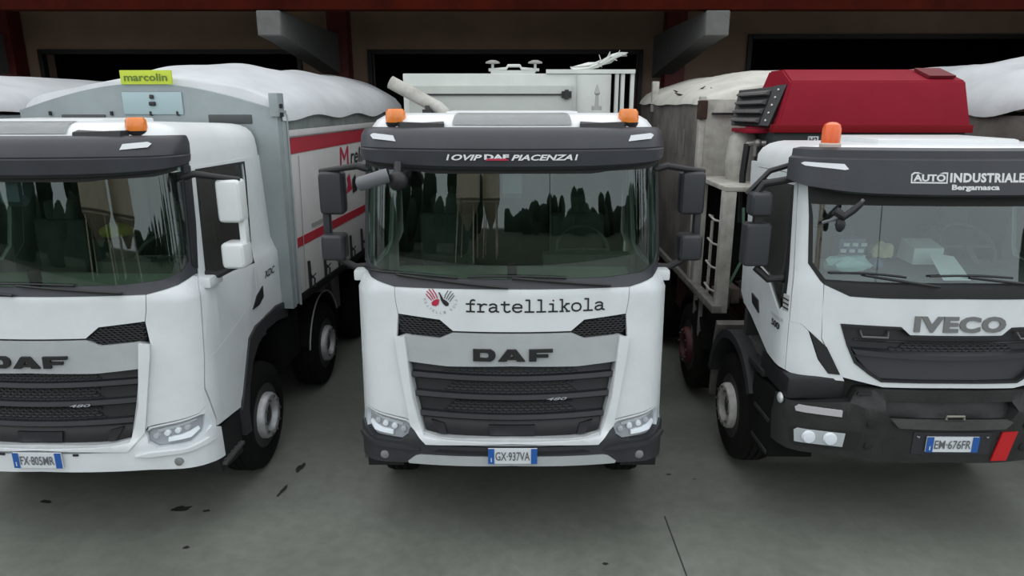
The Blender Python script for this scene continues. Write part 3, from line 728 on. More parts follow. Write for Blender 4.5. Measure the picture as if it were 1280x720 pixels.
tube(e, [(-.24, 2.72, 3.76), (-.06, 2.7, 3.77), (-.04, 2.7, 3.80), (.08, 2.7, 3.80), (.10, 2.7, 3.77), (.28, 2.72, 3.76)], .016, 8)
for x in (-.20, .24): tube(e, [(x, 2.72, 3.74), (x, 2.72, 3.82)], .014, 8)
vb = obj('vent_rail', e, boxw, bd)
for x in (-.20, .24):
    e = bmesh.new(); lathe(e, [(3.82, .03), (3.825, .075), (3.84, .07), (3.855, .03), (3.857, .001)], 18, 'Z', (x, 2.72, 0)); obj('vent_cap', e, mat('cap_grey', (.25, .25, .23), .5), vb)
# crumpled white lever / torn sheet on the right top corner
e = bmesh.new(); rnd = random.Random(3); pts = [(.62, 2.7, 3.76), (.78, 2.7, 3.78), (.90, 2.7, 3.82), (1.02, 2.72, 3.87), (1.12, 2.74, 3.905), (1.19, 2.75, 3.92)]
tube(e, pts, .045, 10, r2=.02)
for v in e.verts: v.co += Vector((rnd.uniform(-.02, .02), rnd.uniform(-.02, .02), rnd.uniform(-.018, .018)))
for k in range(9):
    x = .85 + .038 * k; tube(e, [(x, 2.72, 3.80 + .014 * k), (x + rnd.uniform(-.03, .05), 2.7, 3.84 + .014 * k + rnd.uniform(-.09, .05))], .008, 5, r2=.003)
obj('chute_lever', e, boxw, bd)
e = bmesh.new(); lathe(e, [(3.36, .05), (3.40, .05), (3.40, .02), (3.50, .015), (3.52, .03), (3.60, .006)], 10, 'Z', (.83, 2.22, 0)); obj('filler_cap', e, mat('cap_grey2', (.3, .3, .28), .5), bd)
# slanting white exhaust tube at the left
e = bmesh.new(); a, b_ = Vector((-1.16, 2.1, 3.62)), Vector((-.70, 2.05, 3.38)); tube(e, [a, a.lerp(b_, .5), b_, b_ + Vector((.06, 0, -.06))], .062, 20)
ex = obj('slanting_tube', e, beige, centre)
e = bmesh.new(); tube(e, [(-.80, 1.95, 3.3), (-.80, 1.98, 3.40)], .022, 8); box(e, -.84, -.76, 1.9, 2.1, 3.30, 3.37); obj('tube_clamp', e, plastic, ex)

# ================================================================ left truck
def shell_tarp(name, parent, x0, x1, y0, y1, zb, zt, m, nx=28, ny=30, wav=.02, drop=.12, seed=1, rise=.5, skew=0.):
    """arched tarpaulin with soft folds and a hem"""
    rnd = random.Random(seed); b = bmesh.new(); ph = [rnd.uniform(0, 6) for _ in range(8)]
    G = []
    for j in range(ny + 1):
        v = j / ny; row = []
        for i in range(nx + 1):
            u = i / nx; x = x0 + (x1 - x0) * u; y = y0 + (y1 - y0) * v
            sh = math.sin(PI * min(max(u, 0), 1)) ** .62
            ends = min(1, rise + (1 - rise) * math.sin(PI * min(1, v * 3.2 + .0) / 2)) if v < .32 else 1
            z = zb + (zt - zb) * sh * ends
            f = abs(math.sin(v * 9 + ph[0])) * wav * (1 - abs(2 * u - 1)) + wav * .6 * math.sin(u * 23 + v * 5 + ph[1]) * math.sin(v * 14 + ph[2]) + wav * .5 * math.sin(u * 9 + v * 21 + ph[3])
            row.append(b.verts.new((x, y, z + f + skew * u)))
        G.append(row)
    for j in range(ny):
        for i in range(nx): b.faces.new((G[j][i], G[j][i + 1], G[j + 1][i + 1], G[j + 1][i]))
    for i_, sgn in ((0, -1), (nx, 1)):
        low = [b.verts.new((G[j][i_].co.x + sgn * .02, G[j][i_].co.y, G[j][i_].co.z - drop * (1 + .10 * math.sin(j * .7 + ph[4])))) for j in range(ny + 1)]
        for j in range(ny): b.faces.new((G[j][i_], G[j + 1][i_], low[j + 1], low[j]))
    low = [b.verts.new((G[0][i].co.x, y0 - .02, min(G[0][i].co.z - .03, zb - .02))) for i in range(nx + 1)]
    for i in range(nx): b.faces.new((G[0][i], G[0][i + 1], low[i + 1], low[i]))
    return obj(name, b, m, parent, sharp=2)
YL = -.02
left = empty('truck', (-3.61, .01, -.06), YL)
tag(left, 'white tipper truck with all-white bumper, white mirrors and red-striped covered body', 'truck')
daf_cab(left, white, whiter, skid=False)
chassis(left, 7.2, .98)
for y in (1.36, 3.42, 5.2, 6.5):
    for sg in (1, -1): make_wheel(left, sg * 1.06, y, sg, rim_m=rimm if y < 4 else under, style='front' if y < 4 else 'rear', R=.52, z=.58)  # rear rims coloured black to give the shade under the body
number_plate(left, DR, -.178, .188, .80, .925, 'FX·805MR', off=.05)
obj('tow_cover', patch(DR, [(-.30, .89), (-.262, .89), (-.262, .905), (-.30, .905)], .03, .01, 0), plastic, left)
obj('tow_cover', patch(DR, [(.262, .885), (.30, .885), (.30, .90), (.262, .90)], .03, .01, 0), plastic, left)
print_on('door_lettering', text_bm('XDC', 2.52, 2.80, 1.86, 1.93, shear=.3, bold=.02), DR, ink, left, off=.006)
# tipper body, own small yaw inside the truck
TB = empty('tipper_body', (.02, 2.13, .06)); TB.parent = left; TB.rotation_euler = (0, 0, -.055)
# (the body is one mesh part; sub-parts hang under it)
bpy.data.objects.remove(TB)
RY = -.055
def tb(bm):
    bmesh.ops.rotate(bm, cent=(0, 0, 0), matrix=Matrix.Rotation(RY, 3, 'Z'), verts=bm.verts[:]); bmesh.ops.translate(bm, vec=(.02, 2.13, .06), verts=bm.verts[:]); return bm
body = obj('tipper_body', tb(bx(-1.27, 1.27, .10, 5.1, 1.42, 3.16, bev=.02)), trim_w, left)
# arched bulkhead, rolled-tarp rails, posts
pp = [(-1.30, 1.38), (1.30, 1.38), (1.30, 3.36)] + [(1.30 - 2.6 * i / 20, 3.36 + .25 * math.sin(PI * i / 20)) for i in range(1, 20)] + [(-1.30, 3.36)]
e = bmesh.new(); prism(e, pp, 0.0, .09, 'Y'); bh = obj('bulkhead', tb(e), bulk_g, left)
for x0, x1 in ((-.87, -.42), (.62, 1.05)):
    obj('bulkhead_vent', tb(bx(x0, x1, -.012, .01, 3.235, 3.32, bev=.01)), mat('vent_dark', (.06, .065, .065), .6), bh)
for x in (-.98, -.35, .05, .32): obj('bulkhead_hook', tb(bx(x - .01, x + .01, -.02, 0, 3.31, 3.35)), plastic, bh)
obj('bulkhead_plate', tb(bx(-.22, .38, -.015, .0, 3.32, 3.53, bev=.008)), mat('plate_pale_blue', (.33, .43, .45), .4, .2), bh)
e = bmesh.new(); box(e, .055, .115, -.04, 0, 3.40, 3.44, bev=.01); tube(e, [(.085, -.02, 3.50), (.085, -.03, 3.47)], .02, 8); obj('plate_lock', tb(e), plastic, bh)
sp = Plane((0, -.035, 0), (1, 0, 0), (0, 0, 1))
e = bx(-.20, .31, -.03, -.005, 3.60, 3.73, bev=.006); sg_ = obj('yellow_sign', tb(e), yel, bh)
e = text_bm('marcolin', -.16, .27, 3.63, 3.70, bold=.02); wrap(e, sp, .0, 0, 0); obj('sign_lettering', tb(e), yelt, sg_, recalc=False)
e = bmesh.new(); box(e, 1.24, 1.33, -.03, .12, 3.30, 3.52, bev=.01)
obj('corner_bracket', tb(e), bulk_g, bh)
e = bmesh.new(); box(e, 1.335, 1.34, -.0, .06, 3.30, 3.34); box(e, 1.335, 1.34, -.0, .06, 3.38, 3.42); obj('bracket_slots', tb(e), black, bh)
for x in (-1.275, 1.285):
    obj('corner_post', tb(bx(x - .035, x + .025, .09, .22, 1.40, 3.36, bev=.01)), bulk_g, body)
# side: rails, stripes, lettering, fasteners
for sg in (1, -1):
    X = lambda a, b_: (min(sg * a, sg * b_), max(sg * a, sg * b_))
    obj('tarp_roll', tb(bx(*X(1.22, 1.262), .22, 5.1, 3.14, 3.38, bev=.01)), tarpg, body)
    obj('side_rail', tb(bx(*X(1.27, 1.30), .2, 5.1, 3.10, 3.165, bev=.008)), trim_w, body)
    obj('side_rail', tb(bx(*X(1.27, 1.30), .2, 5.1, 1.38, 1.46, bev=.008)), under, body)
    obj('red_stripe', tb(bx(*X(1.27, 1.276), .23, 5.1, 2.925, 3.085)), stripe, body)
    obj('red_stripe', tb(bx(*X(1.27, 1.276), .23, 5.1, 1.955, 2.055)), stripe, body)
    for k in range(9):
        y = .55 + .5 * k
        e = bmesh.new(); box(e, *X(1.275, 1.30), y - .012, y + .012, 1.46, 1.76); tube(e, [(sg * 1.30, y, 1.60), (sg * 1.32, y + .05, 1.55), (sg * 1.32, y + .03, 1.46)], .010, 6); tube(e, [(sg * 1.30, y, 1.56), (sg * 1.32, y + .09, 1.60)], .008, 6)
        obj('curtain_buckle', tb(e), plastic, body)
    e = bmesh.new(); tube(e, [(sg * 1.285, .42, 1.5), (sg * 1.285, .50, 2.9)], .004, 5); obj('tension_cord', tb(e), mat('cord_grey', (.25, .25, .25), .6), body)
    e = bmesh.new(); tube(e, [(sg * 1.315, .16, 1.38), (sg * 1.315, .19, 3.32)], .014, 6); obj('drain_pipe', tb(e), bulk_g, body)
SP = Plane((1.278, 0, 0), (0, 1, 0), (0, 0, 1))
e = wrap(text_bm('M', 1.85, 2.22, 2.62, 2.90, shear=.1, bold=.0), SP, .0, 0, 0); obj('side_emblem', tb(e), redink, body, recalc=False)
e = wrap(text_bm('relli', 2.28, 2.9, 2.66, 2.86, shear=.2, bold=.01), SP, .0, 0, 0); obj('side_emblem', tb(e), ink, body, recalc=False)
for q, m_ in (([(2.0, 2.30), (2.28, 2.34), (2.20, 2.55), (2.08, 2.50), (2.12, 2.42)], redink), ([(2.30, 2.28), (2.50, 2.30), (2.44, 2.52), (2.30, 2.46)], ink)):
    e = wrap(flat_fill([q]), SP, .0, 0, 0); obj('side_emblem', tb(e), m_, body, recalc=False)
obj('grey_label', tb(bx(1.276, 1.28, .75, 1.30, 2.10, 2.14)), mat('label_grey', (.25, .25, .25), .6), body)
# tarpaulin on top
b = shell_tarp('tarpaulin', left, -1.28, 1.30, .08, 5.15, 3.40, 3.86, tarp, seed=4, wav=.022, rise=.50)
b.data.transform(Matrix.Translation((.02, 2.13, .06)) @ Matrix.Rotation(RY, 4, 'Z'))
# tank, mudguards and battery box on the flank
for sg in (1, -1):
    X = lambda a, b_: (min(sg * a, sg * b_), max(sg * a, sg * b_))
    obj('battery_box', bx(*X(.75, 1.12), 2.15, 2.75, .72, 1.25, bev=.03), under, left)
    arch(left, 3.44, .58, .60, .63, *X(.85, 1.19), 5, 165, m=under, name='mudguard')
    e = bmesh.new(); pts = [(sg * 1.20, 3.44 + .64 * math.cos(math.radians(a)), .58 + .66 * math.sin(math.radians(a))) for a in range(25, 171, 8)]; tube(e, pts, .009, 6); obj('mudguard_edge', e, mat('edge_grey', (.30, .30, .30), .5), left)
    e = bmesh.new(); tube(e, [(sg * 1.12, 4.15, .85), (sg * 1.12, 4.15, 1.32)], .09, 16); obj('air_tank', e, mat('tank_grey', (.12, .115, .11), .5, .3, var=.3), left)
    e = bmesh.new(); tube(e, [(sg * 1.12, 2.15, 1.40), (sg * 1.17, 2.10, 1.55), (sg * 1.17, 2.08, 1.85)], .016, 6); obj('hose', e, mat('hose_grey', (.16, .17, .17), .6), left)
# vest on a box between the seats of the left cab
tag(obj('storage_box', bx(-3.70, -3.40, 1.20, 1.50, 1.26, 2.27, bev=.02), cabin), 'dark storage box between the seats inside the left truck cab', 'box')
e = bmesh.new(); bmesh.ops.create_icosphere(e, subdivisions=3, radius=1)
for v in e.verts: v.co = Vector((-3.55 + v.co.x * .14, 1.35 + v.co.y * .12 + .01 * math.sin(v.co.x * 9), 2.315 + max(v.co.z, -.5) * .075 + .008 * math.sin(v.co.x * 11)))
tag(obj('safety_vest', e, hiv), 'crumpled yellow-green safety vest seen through the windscreen of the left white truck', 'vest')

# ================================================================ right truck (heavy cab with louvred red box)
IR = Ribbon(([.5, 2.0, 2.2, 3.1], [1.2, 1.2, 1.17, 1.13]), ([.5, 1.2, 1.25, 2.1, 3.0], [0, 0, .06, .12, .27]), .12, .22)
right = empty('truck', (3.3, 0, 0), -.015)
tag(right, 'white truck with black heavy bumper, orange beacon and red box behind its cab', 'truck')
IZ = (1.25, 1.6, 2.0, 2.1, 2.2, 2.6)
def iveco(P):
    obj('front_bulkhead', patch(IR, [(-1.2, .85), (1.2, .85), (1.2, 2.1), (-1.2, 2.1)], -.08, .03, .06, IZ), black, P)
    # hood with grille hole
    hood = sym([(0, 2.035), (.56, 2.027), (.782, 2.032), (.963, 2.112), (.960, 1.9), (.948, 1.70), (.80, 1.42), (.775, 1.405), (.49, 1.345), (0, 1.352)])
    gr = sym([(0, 1.758), (.339, 1.758), (.407, 1.818), (.831, 1.823), (.775, 1.66), (.712, 1.526), (.60, 1.44), (.509, 1.386), (0, 1.391)])
    obj('hood', patch(IR, [hood, gr], .0, .05, .06, IZ), white, P)
    gi = sym([(0, 1.742), (.325, 1.742), (.395, 1.80), (.805, 1.803), (.755, 1.66), (.690, 1.535), (.585, 1.455), (.50, 1.402), (0, 1.407)])
    g = obj('grille_frame', patch(IR, [gr, gi], .008, .05, .06, IZ), plastic, P)
    obj('grille_slat', sweep(IR, [(.79, 1.80, -.05, 1.80), (.75, 1.63, -.04, 1.64), (.73, 1.60, -.005, 1.63), (.70, 1.565, .0, 1.59), (.70, 1.555, -.06, 1.58)], 24), slatm, P)
    obj('grille_slat', sweep(IR, [(.70, 1.55, -.06, 1.57), (.66, 1.50, -.05, 1.51), (.54, 1.405, -.03, 1.405), (.54, 1.40, -.07, 1.40)], 24), slatm, P)
    obj('slat_rib', sweep(IR, [(.72, 1.700, -.03, 1.705), (.72, 1.690, -.02, 1.695), (.70, 1.675, -.05, 1.68)], 24), plastic, P)
    hexmesh(IR, [(-.44, 1.64), (.44, 1.64), (.38, 1.69), (-.38, 1.69)], P, slatm, -.03, cell=.03)
    for sg in (1, -1):
        e = bmesh.new(); tube(e, [IR(sg * a, z, o_) for a, z, o_ in ((.68, 1.77, -.03), (.67, 1.73, .0), (.49, 1.73, .0), (.48, 1.77, -.03))], .008, 6); obj('grab_handle', e, mat('handle_grey', (.12, .12, .12), .5), P)
    print_on('maker_lettering', text_bm('IVECO', -.318, .352, 1.783, 1.905, bold=.045, space=1.1), IR, ivecog, P, off=.012, thick=.012)
    # black cowl
    obj('cowl_band', patch(IR, sym([(0, 2.037), (.563, 2.03), (.782, 2.036), (.967, 2.118), (.97, 2.135), (.572, 2.131), (0, 2.14)]), .004, .02, .06, IZ), plastic, P)
    both('corner_panel', IR, [(.968, 2.115), (.953, 1.70), (.925, 1.645), (.96, 1.56), (1.037, 1.748), (1.10, 1.80), (1.19, 1.80), (1.185, 2.18), (1.19, 2.6), (1.19, 2.9), (1.10, 2.9), (1.084, 2.608), (1.077, 2.26), (.99, 2.135)], white, P, zs=IZ)
    # air deflector (black) and white wing below
    both('air_deflector', IR, [(1.037, 1.748), (.908, 1.633), (.80, 1.427), (.881, 1.43), (.96, 1.538)], plastic, P, off=.012)
    both('fender_panel', IR, [(1.045, 1.75), (1.10, 1.798), (1.19, 1.798), (1.19, 1.41), (1.124, 1.392), (.766, 1.377), (.79, 1.425), (.885, 1.428), (.965, 1.535)], white, P, off=.004, zs=IZ)
    door = [(1.195, 1.41), (1.195, 2.9), (2.06, 2.88), (2.17, 2.78), (2.17, 1.67), (2.10, 1.66), (1.95, 1.62), (1.494, 1.44)]
    win = [(1.235, 1.93), (1.235, 2.82), (2.02, 2.80), (2.10, 2.72), (2.12, 2.12), (1.66, 2.06), (1.33, 1.84)]
    for k, f in enumerate((lambda p: p, mir)):
        d = obj('door', patch(IR, [f(door), f(win)], .004, .04, .06, IZ), white, P)
        obj('door_window', patch(IR, f([(1.22, 1.90), (1.22, 2.835), (2.03, 2.815), (2.12, 2.73), (2.13, 2.10), (1.67, 2.05), (1.33, 1.82)]), -.01, .006, .06, IZ), glass_s, d)
        obj('window_post', patch(IR, f([(1.235, 1.9), (1.27, 1.9), (1.29, 2.80), (1.235, 2.80)]), .0, .02, .06), plastic, d)
        obj('door_handle', patch(IR, f([(1.74, 1.70), (1.91, 1.74), (1.94, 1.82), (1.78, 1.80)]), .016, .02, .06), plastic, d)
        obj('door_badge', patch(IR, f([(1.205, 1.87), (1.26, 1.87), (1.26, 2.0), (1.205, 2.0)]), .008, .01, .06), mat('badge_white', (.4, .4, .4), .5), d)
        e = bmesh.new()
        for q in range(3): tube(e, [IR((1 if k == 0 else -1) * 1.205, 1.89 + .035 * q, .012), IR((1 if k == 0 else -1) * 1.26, 1.90 + .035 * q, .012)], .006, 4)
        obj('badge_bars', e, ink, d)
    print_on('door_lettering', text_bm('TRAKKER', -1.47, -1.24, 1.775, 1.80), IR, inkg, P, off=.01)
    print_on('door_lettering', text_bm('500', -1.44, -1.28, 1.70, 1.755, bold=.03), IR, ink, P, off=.01)
    both('cab_side', IR, [(2.18, 1.68), (2.18, 2.78), (2.065, 2.885), (1.20, 2.906), (1.20, 2.92), (2.27, 2.92), (2.27, 1.75)], white, P, zs=IZ)
    # windscreen
    ws = [(0, 2.143), (.572, 2.136), (.975, 2.14), (1.068, 2.26), (1.076, 2.608), (1.10, 2.88), (0, 2.88)]
    obj('windscreen', pane(IR, [(0, 2.143), (.572, 2.136), (.975, 2.14), (1.068, 2.26), (1.08, 2.30)], 2.88, 1.085, -.006), glass_i, P)
    obj('windscreen_seal', patch(IR, [sym([(0, 2.139), (.572, 2.131), (.985, 2.135), (1.08, 2.26), (1.088, 2.608), (1.11, 2.89), (0, 2.89)]), sym([(0, 2.152), (.572, 2.146), (.955, 2.15), (1.05, 2.27), (1.062, 2.608), (1.08, 2.70), (0, 2.705)])], .004, .012, .06, IZ), black, P)
    # roof
    roof_shell(IR, 2.9, [(2.90, 0), (3.0, .0), (3.06, .03), (3.10, .08), (3.12, .14), (3.13, .19)], 1.45, 2.25, P, whiter)
    e = bmesh.new(); box(e, -.55, .52, .55, 1.3, 3.10, 3.165, bev=.03); obj('roof_hatch', e, whiter, P)
    # visor
    vs = sweep(IR, [(1.17, 2.782, .10, 2.87), (1.18, 2.80, .13, 2.88), (1.17, 3.035, .13, 3.035), (1.17, 3.05, .105, 3.05), (1.17, 3.10, .10, 3.10), (1.15, 3.118, .05, 3.112), (1.12, 3.10, -.02, 3.10), (1.12, 2.80, .03, 2.89)], 40, power=6)
    v = obj('sun_visor', vs, visor_m, P, sharp=.5)
    for f in ((lambda p: p), mir):
        obj('visor_slot', patch(IR, f([(.86, 2.968), (.885, 2.962), (1.08, 2.985), (1.10, 3.0), (1.085, 3.012), (.89, 3.004)]), .137, .01, .04), slotw, v)
    print_on('visor_lettering', text_bm('INDUSTRIALE', -.215, .288, 2.886, 2.952, bold=.045, space=1.1), IR, whiteink, v, off=.1345)
    fr = [(-.467, 2.878), (-.23, 2.878), (-.23, 2.955), (-.45, 2.955), (-.467, 2.94)]
    print_on('visor_lettering', flat_fill([fr, [(-.458, 2.888), (-.239, 2.888), (-.239, 2.945), (-.443, 2.945), (-.458, 2.934)]]), IR, whiteink, v, off=.1345)
    print_on('visor_lettering', text_bm('AUTO', -.452, -.244, 2.892, 2.941, bold=.04), IR, whiteink, v, off=.1345)
    print_on('visor_lettering', text_bm('Bergamasca', -.20, .12, 2.824, 2.872, bold=.04), IR, whiteink, v, off=.1345)
    # beacon
    for x, sg in ((-.96, 1), (.96, 1)):
        e = bmesh.new(); lathe(e, [(3.08, .075), (3.135, .075), (3.145, .065)], 20, 'Z', (x, .42, 0)); bc = obj('beacon_base', e, mat('beacon_base_pale', (.5, .42, .38), .5), P)
        e = bmesh.new(); lathe(e, [(3.14, .066), (3.24, .066), (3.275, .055), (3.29, .03), (3.293, .001)], 24, 'Z', (x, .42, 0)); obj('beacon_lens', e, orange, bc)
    # bumper
    bt = sym([(0, 1.335), (.557, 1.331), (.677, 1.323), (.73, 1.231), (1.137, 1.206), (1.255, 1.222), (1.30, 1.05), (1.27, .83), (1.136, .808), (.834, .795), (.355, .775), (0, .783)])
    rec = sym([(0, 1.25), (.47, 1.25), (.49, 1.20), (.47, 1.16), (.435, 1.115), (0, 1.115)])
    bb = obj('bumper', patch(IR, [bt, rec], .03, .10, .05, (.9, 1.0, 1.1)), dusty, P)
    obj('bumper_ledge', patch(IR, sym([(0, 1.125), (.44, 1.122), (.39, 1.07), (0, 1.065)]), .06, .06, .06), mat('ledge_grey', (.06, .06, .058), .6, var=.4), bb)
    e = bmesh.new(); tube(e, [IR(-.05, 1.14, .03), IR(-.05, 1.165, .03), IR(.08, 1.165, .03), IR(.08, 1.14, .03)], .009, 6); obj('step_handle', e, mat('handle_tan', (.2, .19, .15), .5), bb)
    obj('tow_beam', patch(IR, sym([(0, 1.30), (.50, 1.30), (.50, 1.12), (0, 1.12)]), -.03, .02, .06), plastic, P)
    for f, sg in (((lambda p: p), 1), (mir, -1)):
        h = obj('lamp_recess', patch(IR, f([(.635, 1.0), (1.10, 1.01), (1.13, .98), (1.12, .87), (1.09, .85), (.66, .852)]), .034, .02, .05), black, P)
        obj('headlamp', patch(IR, f([(.75, .99), (1.08, 1.0), (1.10, .98), (1.09, .885), (.76, .878)]), .040, .02, .05), lampg, h)
        for a in (.85, 1.0):
            c = IR(sg * a, .938, .045); e = bmesh.new(); lathe(e, [(c.y - .016, .02), (c.y - .012, .045), (c.y + .01, .055)], 18, 'Y', (c.x, 0, c.z)); obj('headlamp_bulb', e, lampw, h)
        obj('lamp_glass', patch(IR, f([(.745, .995), (1.085, 1.005), (1.105, .98), (1.095, .88), (.755, .873)]), .07, .004, .05), lens, h)
        obj('daytime_lamp', patch(IR, f([(.79, 1.175), (1.09, 1.19), (1.11, 1.17), (1.10, 1.14), (.79, 1.125)]), .042, .02, .05), mat('lamp_pale', (.45, .43, .45), .3), bb)
        e = bmesh.new(); c = IR(sg * 1.22, 1.20, .03); bmesh.ops.create_icosphere(e, subdivisions=2, radius=1, matrix=Matrix.Translation(c) @ Matrix.Diagonal((.022, .045, .045, 1))); obj('side_marker', e, lampg, bb)
        for z in (1.08, .90):
            c = IR(sg * .58, z, .03); e = bmesh.new(); lathe(e, [(c.y - .012, .012), (c.y - .01, .03), (c.y + .02, .034)], 14, 'Y', (c.x, 0, c.z)); obj('bumper_bolt', e, black, bb)
        obj('bumper_top', patch(IR, f([(.58, 1.325), (.67, 1.318), (.68, 1.29), (.58, 1.29)]), .045, .02, .05), plastic, bb)
    obj('plate_recess', patch(IR, [(-.27, .855), (.31, .855), (.31, 1.035), (-.27, 1.035)], .036, .01, 0.06), mat('recess_dark', (.02, .021, .026), .5), bb)
    for a in (-.235, .275):
        c = IR(a, 1.0, .04); e = bmesh.new(); lathe(e, [(c.y - .008, .008), (c.y, .012)], 8, 'Y', (c.x, 0, c.z)); obj('plate_screw', e, chrome, bb)
    obj('red_reflector', patch(IR, [(.335, .80), (.455, .80), (.505, 1.035), (.385, 1.035)], .045, .012, .04), mat('reflector_red', (.45, .004, .008), .5), bb)
    e = bmesh.new(); tube(e, [(-.36, .08, .76), (.28, .08, .755)], .028, 10); obj('towing_tube', e, mat('tube_grey', (.10, .105, .09), .5, .3), bb)
    # wheel arch with wide black fender, steps
    for sg in (1, -1):
        X = lambda a, b_: (min(sg * a, sg * b_), max(sg * a, sg * b_))
        arch(P, 1.42, .62, .62, .70, *X(.80, 1.235), 8, 150, m=bumpm)
        e = bmesh.new(); hexa(e, [(sg * .85, .34, .62), (sg * 1.20, .34, .62), (sg * 1.20, .84, .50), (sg * .85, .84, .50), (sg * .85, .24, 1.20), (sg * 1.20, .24, 1.20), (sg * 1.20, .84, 1.16), (sg * .85, .84, 1.16)])
        st = obj('entry_step', e, under, P)
        for z in (.62, .90): obj('step_tread', bx(*X(.90, 1.215), .38, .74, z, z + .03, bev=.005), dusty, st)
        obj('sill_cover', bx(*X(.75, 1.19), .14, .75, 1.22, 1.40, bev=.03), plastic, P)
        obj('step_top', bx(*X(.85, 1.21), .62, 1.0, 1.20, 1.26, bev=.02), dusty, P)
    # mirrors
    for sg in (1, -1):
        X = lambda a, b_: (min(sg * a, sg * b_), max(sg * a, sg * b_))
        m1 = obj('door_mirror', bx(*X(1.30, 1.50), .46, .62, 2.19, 2.53, bev=.035, seg=3), mat('iv_mirror_grey', (.026, .028, .033), .5), P)
        obj('wide_angle_mirror', bx(*X(1.31, 1.48), .46, .62, 2.58, 2.77, bev=.045, seg=3), MATS['iv_mirror_grey'], m1)
        e = bmesh.new(); tube(e, [(sg * 1.42, .54, 2.76), (sg * 1.38, .54, 2.83), (sg * 1.12, .5, 2.88)], .028, 10)
        tube(e, [(sg * 1.48, .6, 2.74), (sg * 1.32, .6, 2.92), (sg * 1.12, .6, 2.98)], .022, 8); obj('mirror_arm', e, plastic, m1)
        e = bmesh.new(); tube(e, [(sg * 1.38, .54, 2.17), (sg * 1.28, .52, 2.08), (sg * 1.10, .48, 2.10)], .03, 10)
        obj('mirror_arm', e, plastic, m1)
        obj('mirror_glass', bx(*X(1.32, 1.48), .622, .627, 2.22, 2.50), chrome, m1); obj('mirror_joint', bx(*X(1.37, 1.43), .51, .57, 2.52, 2.59), plastic, m1)
    e = bmesh.new(); tube(e, [(-1.08, .12, 2.60), (-1.0, .06, 2.64), (-.90, .02, 2.72), (-.86, .02, 2.78)], .012, 8); obj('front_mirror_arm', e, mat('mirror_mid_grey', (.12, .125, .135), .4), P)
    e = bmesh.new(); tube(e, [(-1.04, .04, 2.70), (-.98, .02, 2.66), (-.93, .01, 2.70), (-.875, .0, 2.76)], .034, 10, r2=.02); bmesh.ops.create_icosphere(e, subdivisions=2, radius=1, matrix=Matrix.Translation((-.99, .04, 2.60)) @ Matrix.Diagonal((.035, .03, .055, 1)))
    obj('front_mirror', e, plastic, P)
    wiper(P, IR, (-.18, 2.13), (-.70, 2.20), 0); wiper(P, IR, (.62, 2.13), (.02, 2.20), 0)
    # inside
    obj('cab_rear_wall', bx(-1.12, 1.12, 1.37, 1.45, 1.3, 3.0), mat('cabin_dark_trim', (.03, .034, .034), .85), P)
    obj('cab_floor', bx(-1.1, 1.1, .3, 1.37, 1.25, 1.32), cabin, P)
    e = bmesh.new(); prism(e, [(.22, 1.95), (.26, 2.08), (.6, 2.12), (.95, 2.15), (1.0, 2.0), (.9, 1.5), (.3, 1.5)], -.98, .98, 'X'); obj('dashboard', e, cabin_l, P)
    steering_wheel(P, .55, 1.0, 2.25); seat(P, .55, 1.2, 2.55, cabin); seat(P, -.55, 1.2, 2.55, cabin)
    obj('headliner', bx(-1.05, 1.05, .5, 1.37, 2.88, 2.91), cabin_l, P)
iveco(right)
number_plate(right, IR, -.178, .206, .883, 1.006, 'EM·676FR', off=.055)
chassis(right, 7.2, .98, m=redch)
for y in (1.42, 3.15, 5.0, 6.35):
    for sg in (1, -1): make_wheel(right, sg * 1.05, y, sg, rim_m={1.42: rimw, 3.15: rimr, 5.0: rimr, 6.35: rimr}[y], tm=rubber_d, z=.58, style='front' if y < 4 else 'rear')
# --- bodywork behind the right cab (local frame of the truck)
tip = obj('tipper_body', bx(-1.22, 1.22, 3.28, 7.2, 1.40, 3.46, bev=.015), dirtyg, right)
obj('front_wall', bx(-1.20, 1.2, 3.22, 3.28, 2.56, 3.47, bev=.01), beige, tip); obj('shaded_lower_wall', bx(-1.16, 1.16, 3.24, 3.28, 1.42, 2.56), under, tip)  # lower wall coloured black to stand in for shade behind the ladder
obj('front_edge', bx(-1.235, -1.17, 3.20, 3.30, 1.40, 3.50, bev=.01), beige, tip)
e = bmesh.new()
for y in (3.9, 4.3, 5.6): box(e, -1.238, -1.22, y, y + .07, 2.8, 3.12, bev=.006)
obj('side_rib', e, mat('rib_grey', (.17, .16, .15), .6), tip)
obj('lower_rail', bx(-1.26, -1.16, 2.05, 7.2, 1.32, 1.40, bev=.01), mat('rail_grey', (.20, .19, .18), .6, var=.4), tip)
obj('tarp_bar', bx(-1.1, -.60, 3.17, 3.21, 3.30, 3.325), plastic, tip)
e = bmesh.new(); box(e, -1.25, -1.16, 3.15, 3.30, 3.25, 3.46, bev=.02); obj('corner_hinge', e, brown, tip)
tr = shell_tarp('tarpaulin', right, -1.24, 1.24, 3.25, 7.2, 3.46, 3.82, tarpb, seed=9, wav=.02, rise=.45, drop=.05)
# torn brown hole at the near corner of the tarpaulin
e = bmesh.new(); rnd = random.Random(12)
for k in range(26):
    y = 3.5 + 2.2 * rnd.random(); x = -1.18 + .28 * rnd.random(); z = 3.47 + .10 * rnd.random()
    tube(e, [(x, y, z), (x + rnd.uniform(-.12, .12), y + rnd.uniform(-.5, .5), z + rnd.uniform(-.04, .10))], .02 + .02 * rnd.random(), 5, r2=.004)
obj('frayed_lining', e, brown, tr)
e = bmesh.new(); box(e, -1.25, -1.15, 6.1, 6.2, 3.3, 3.75, bev=.01); obj('rear_post', e, beige, tip)
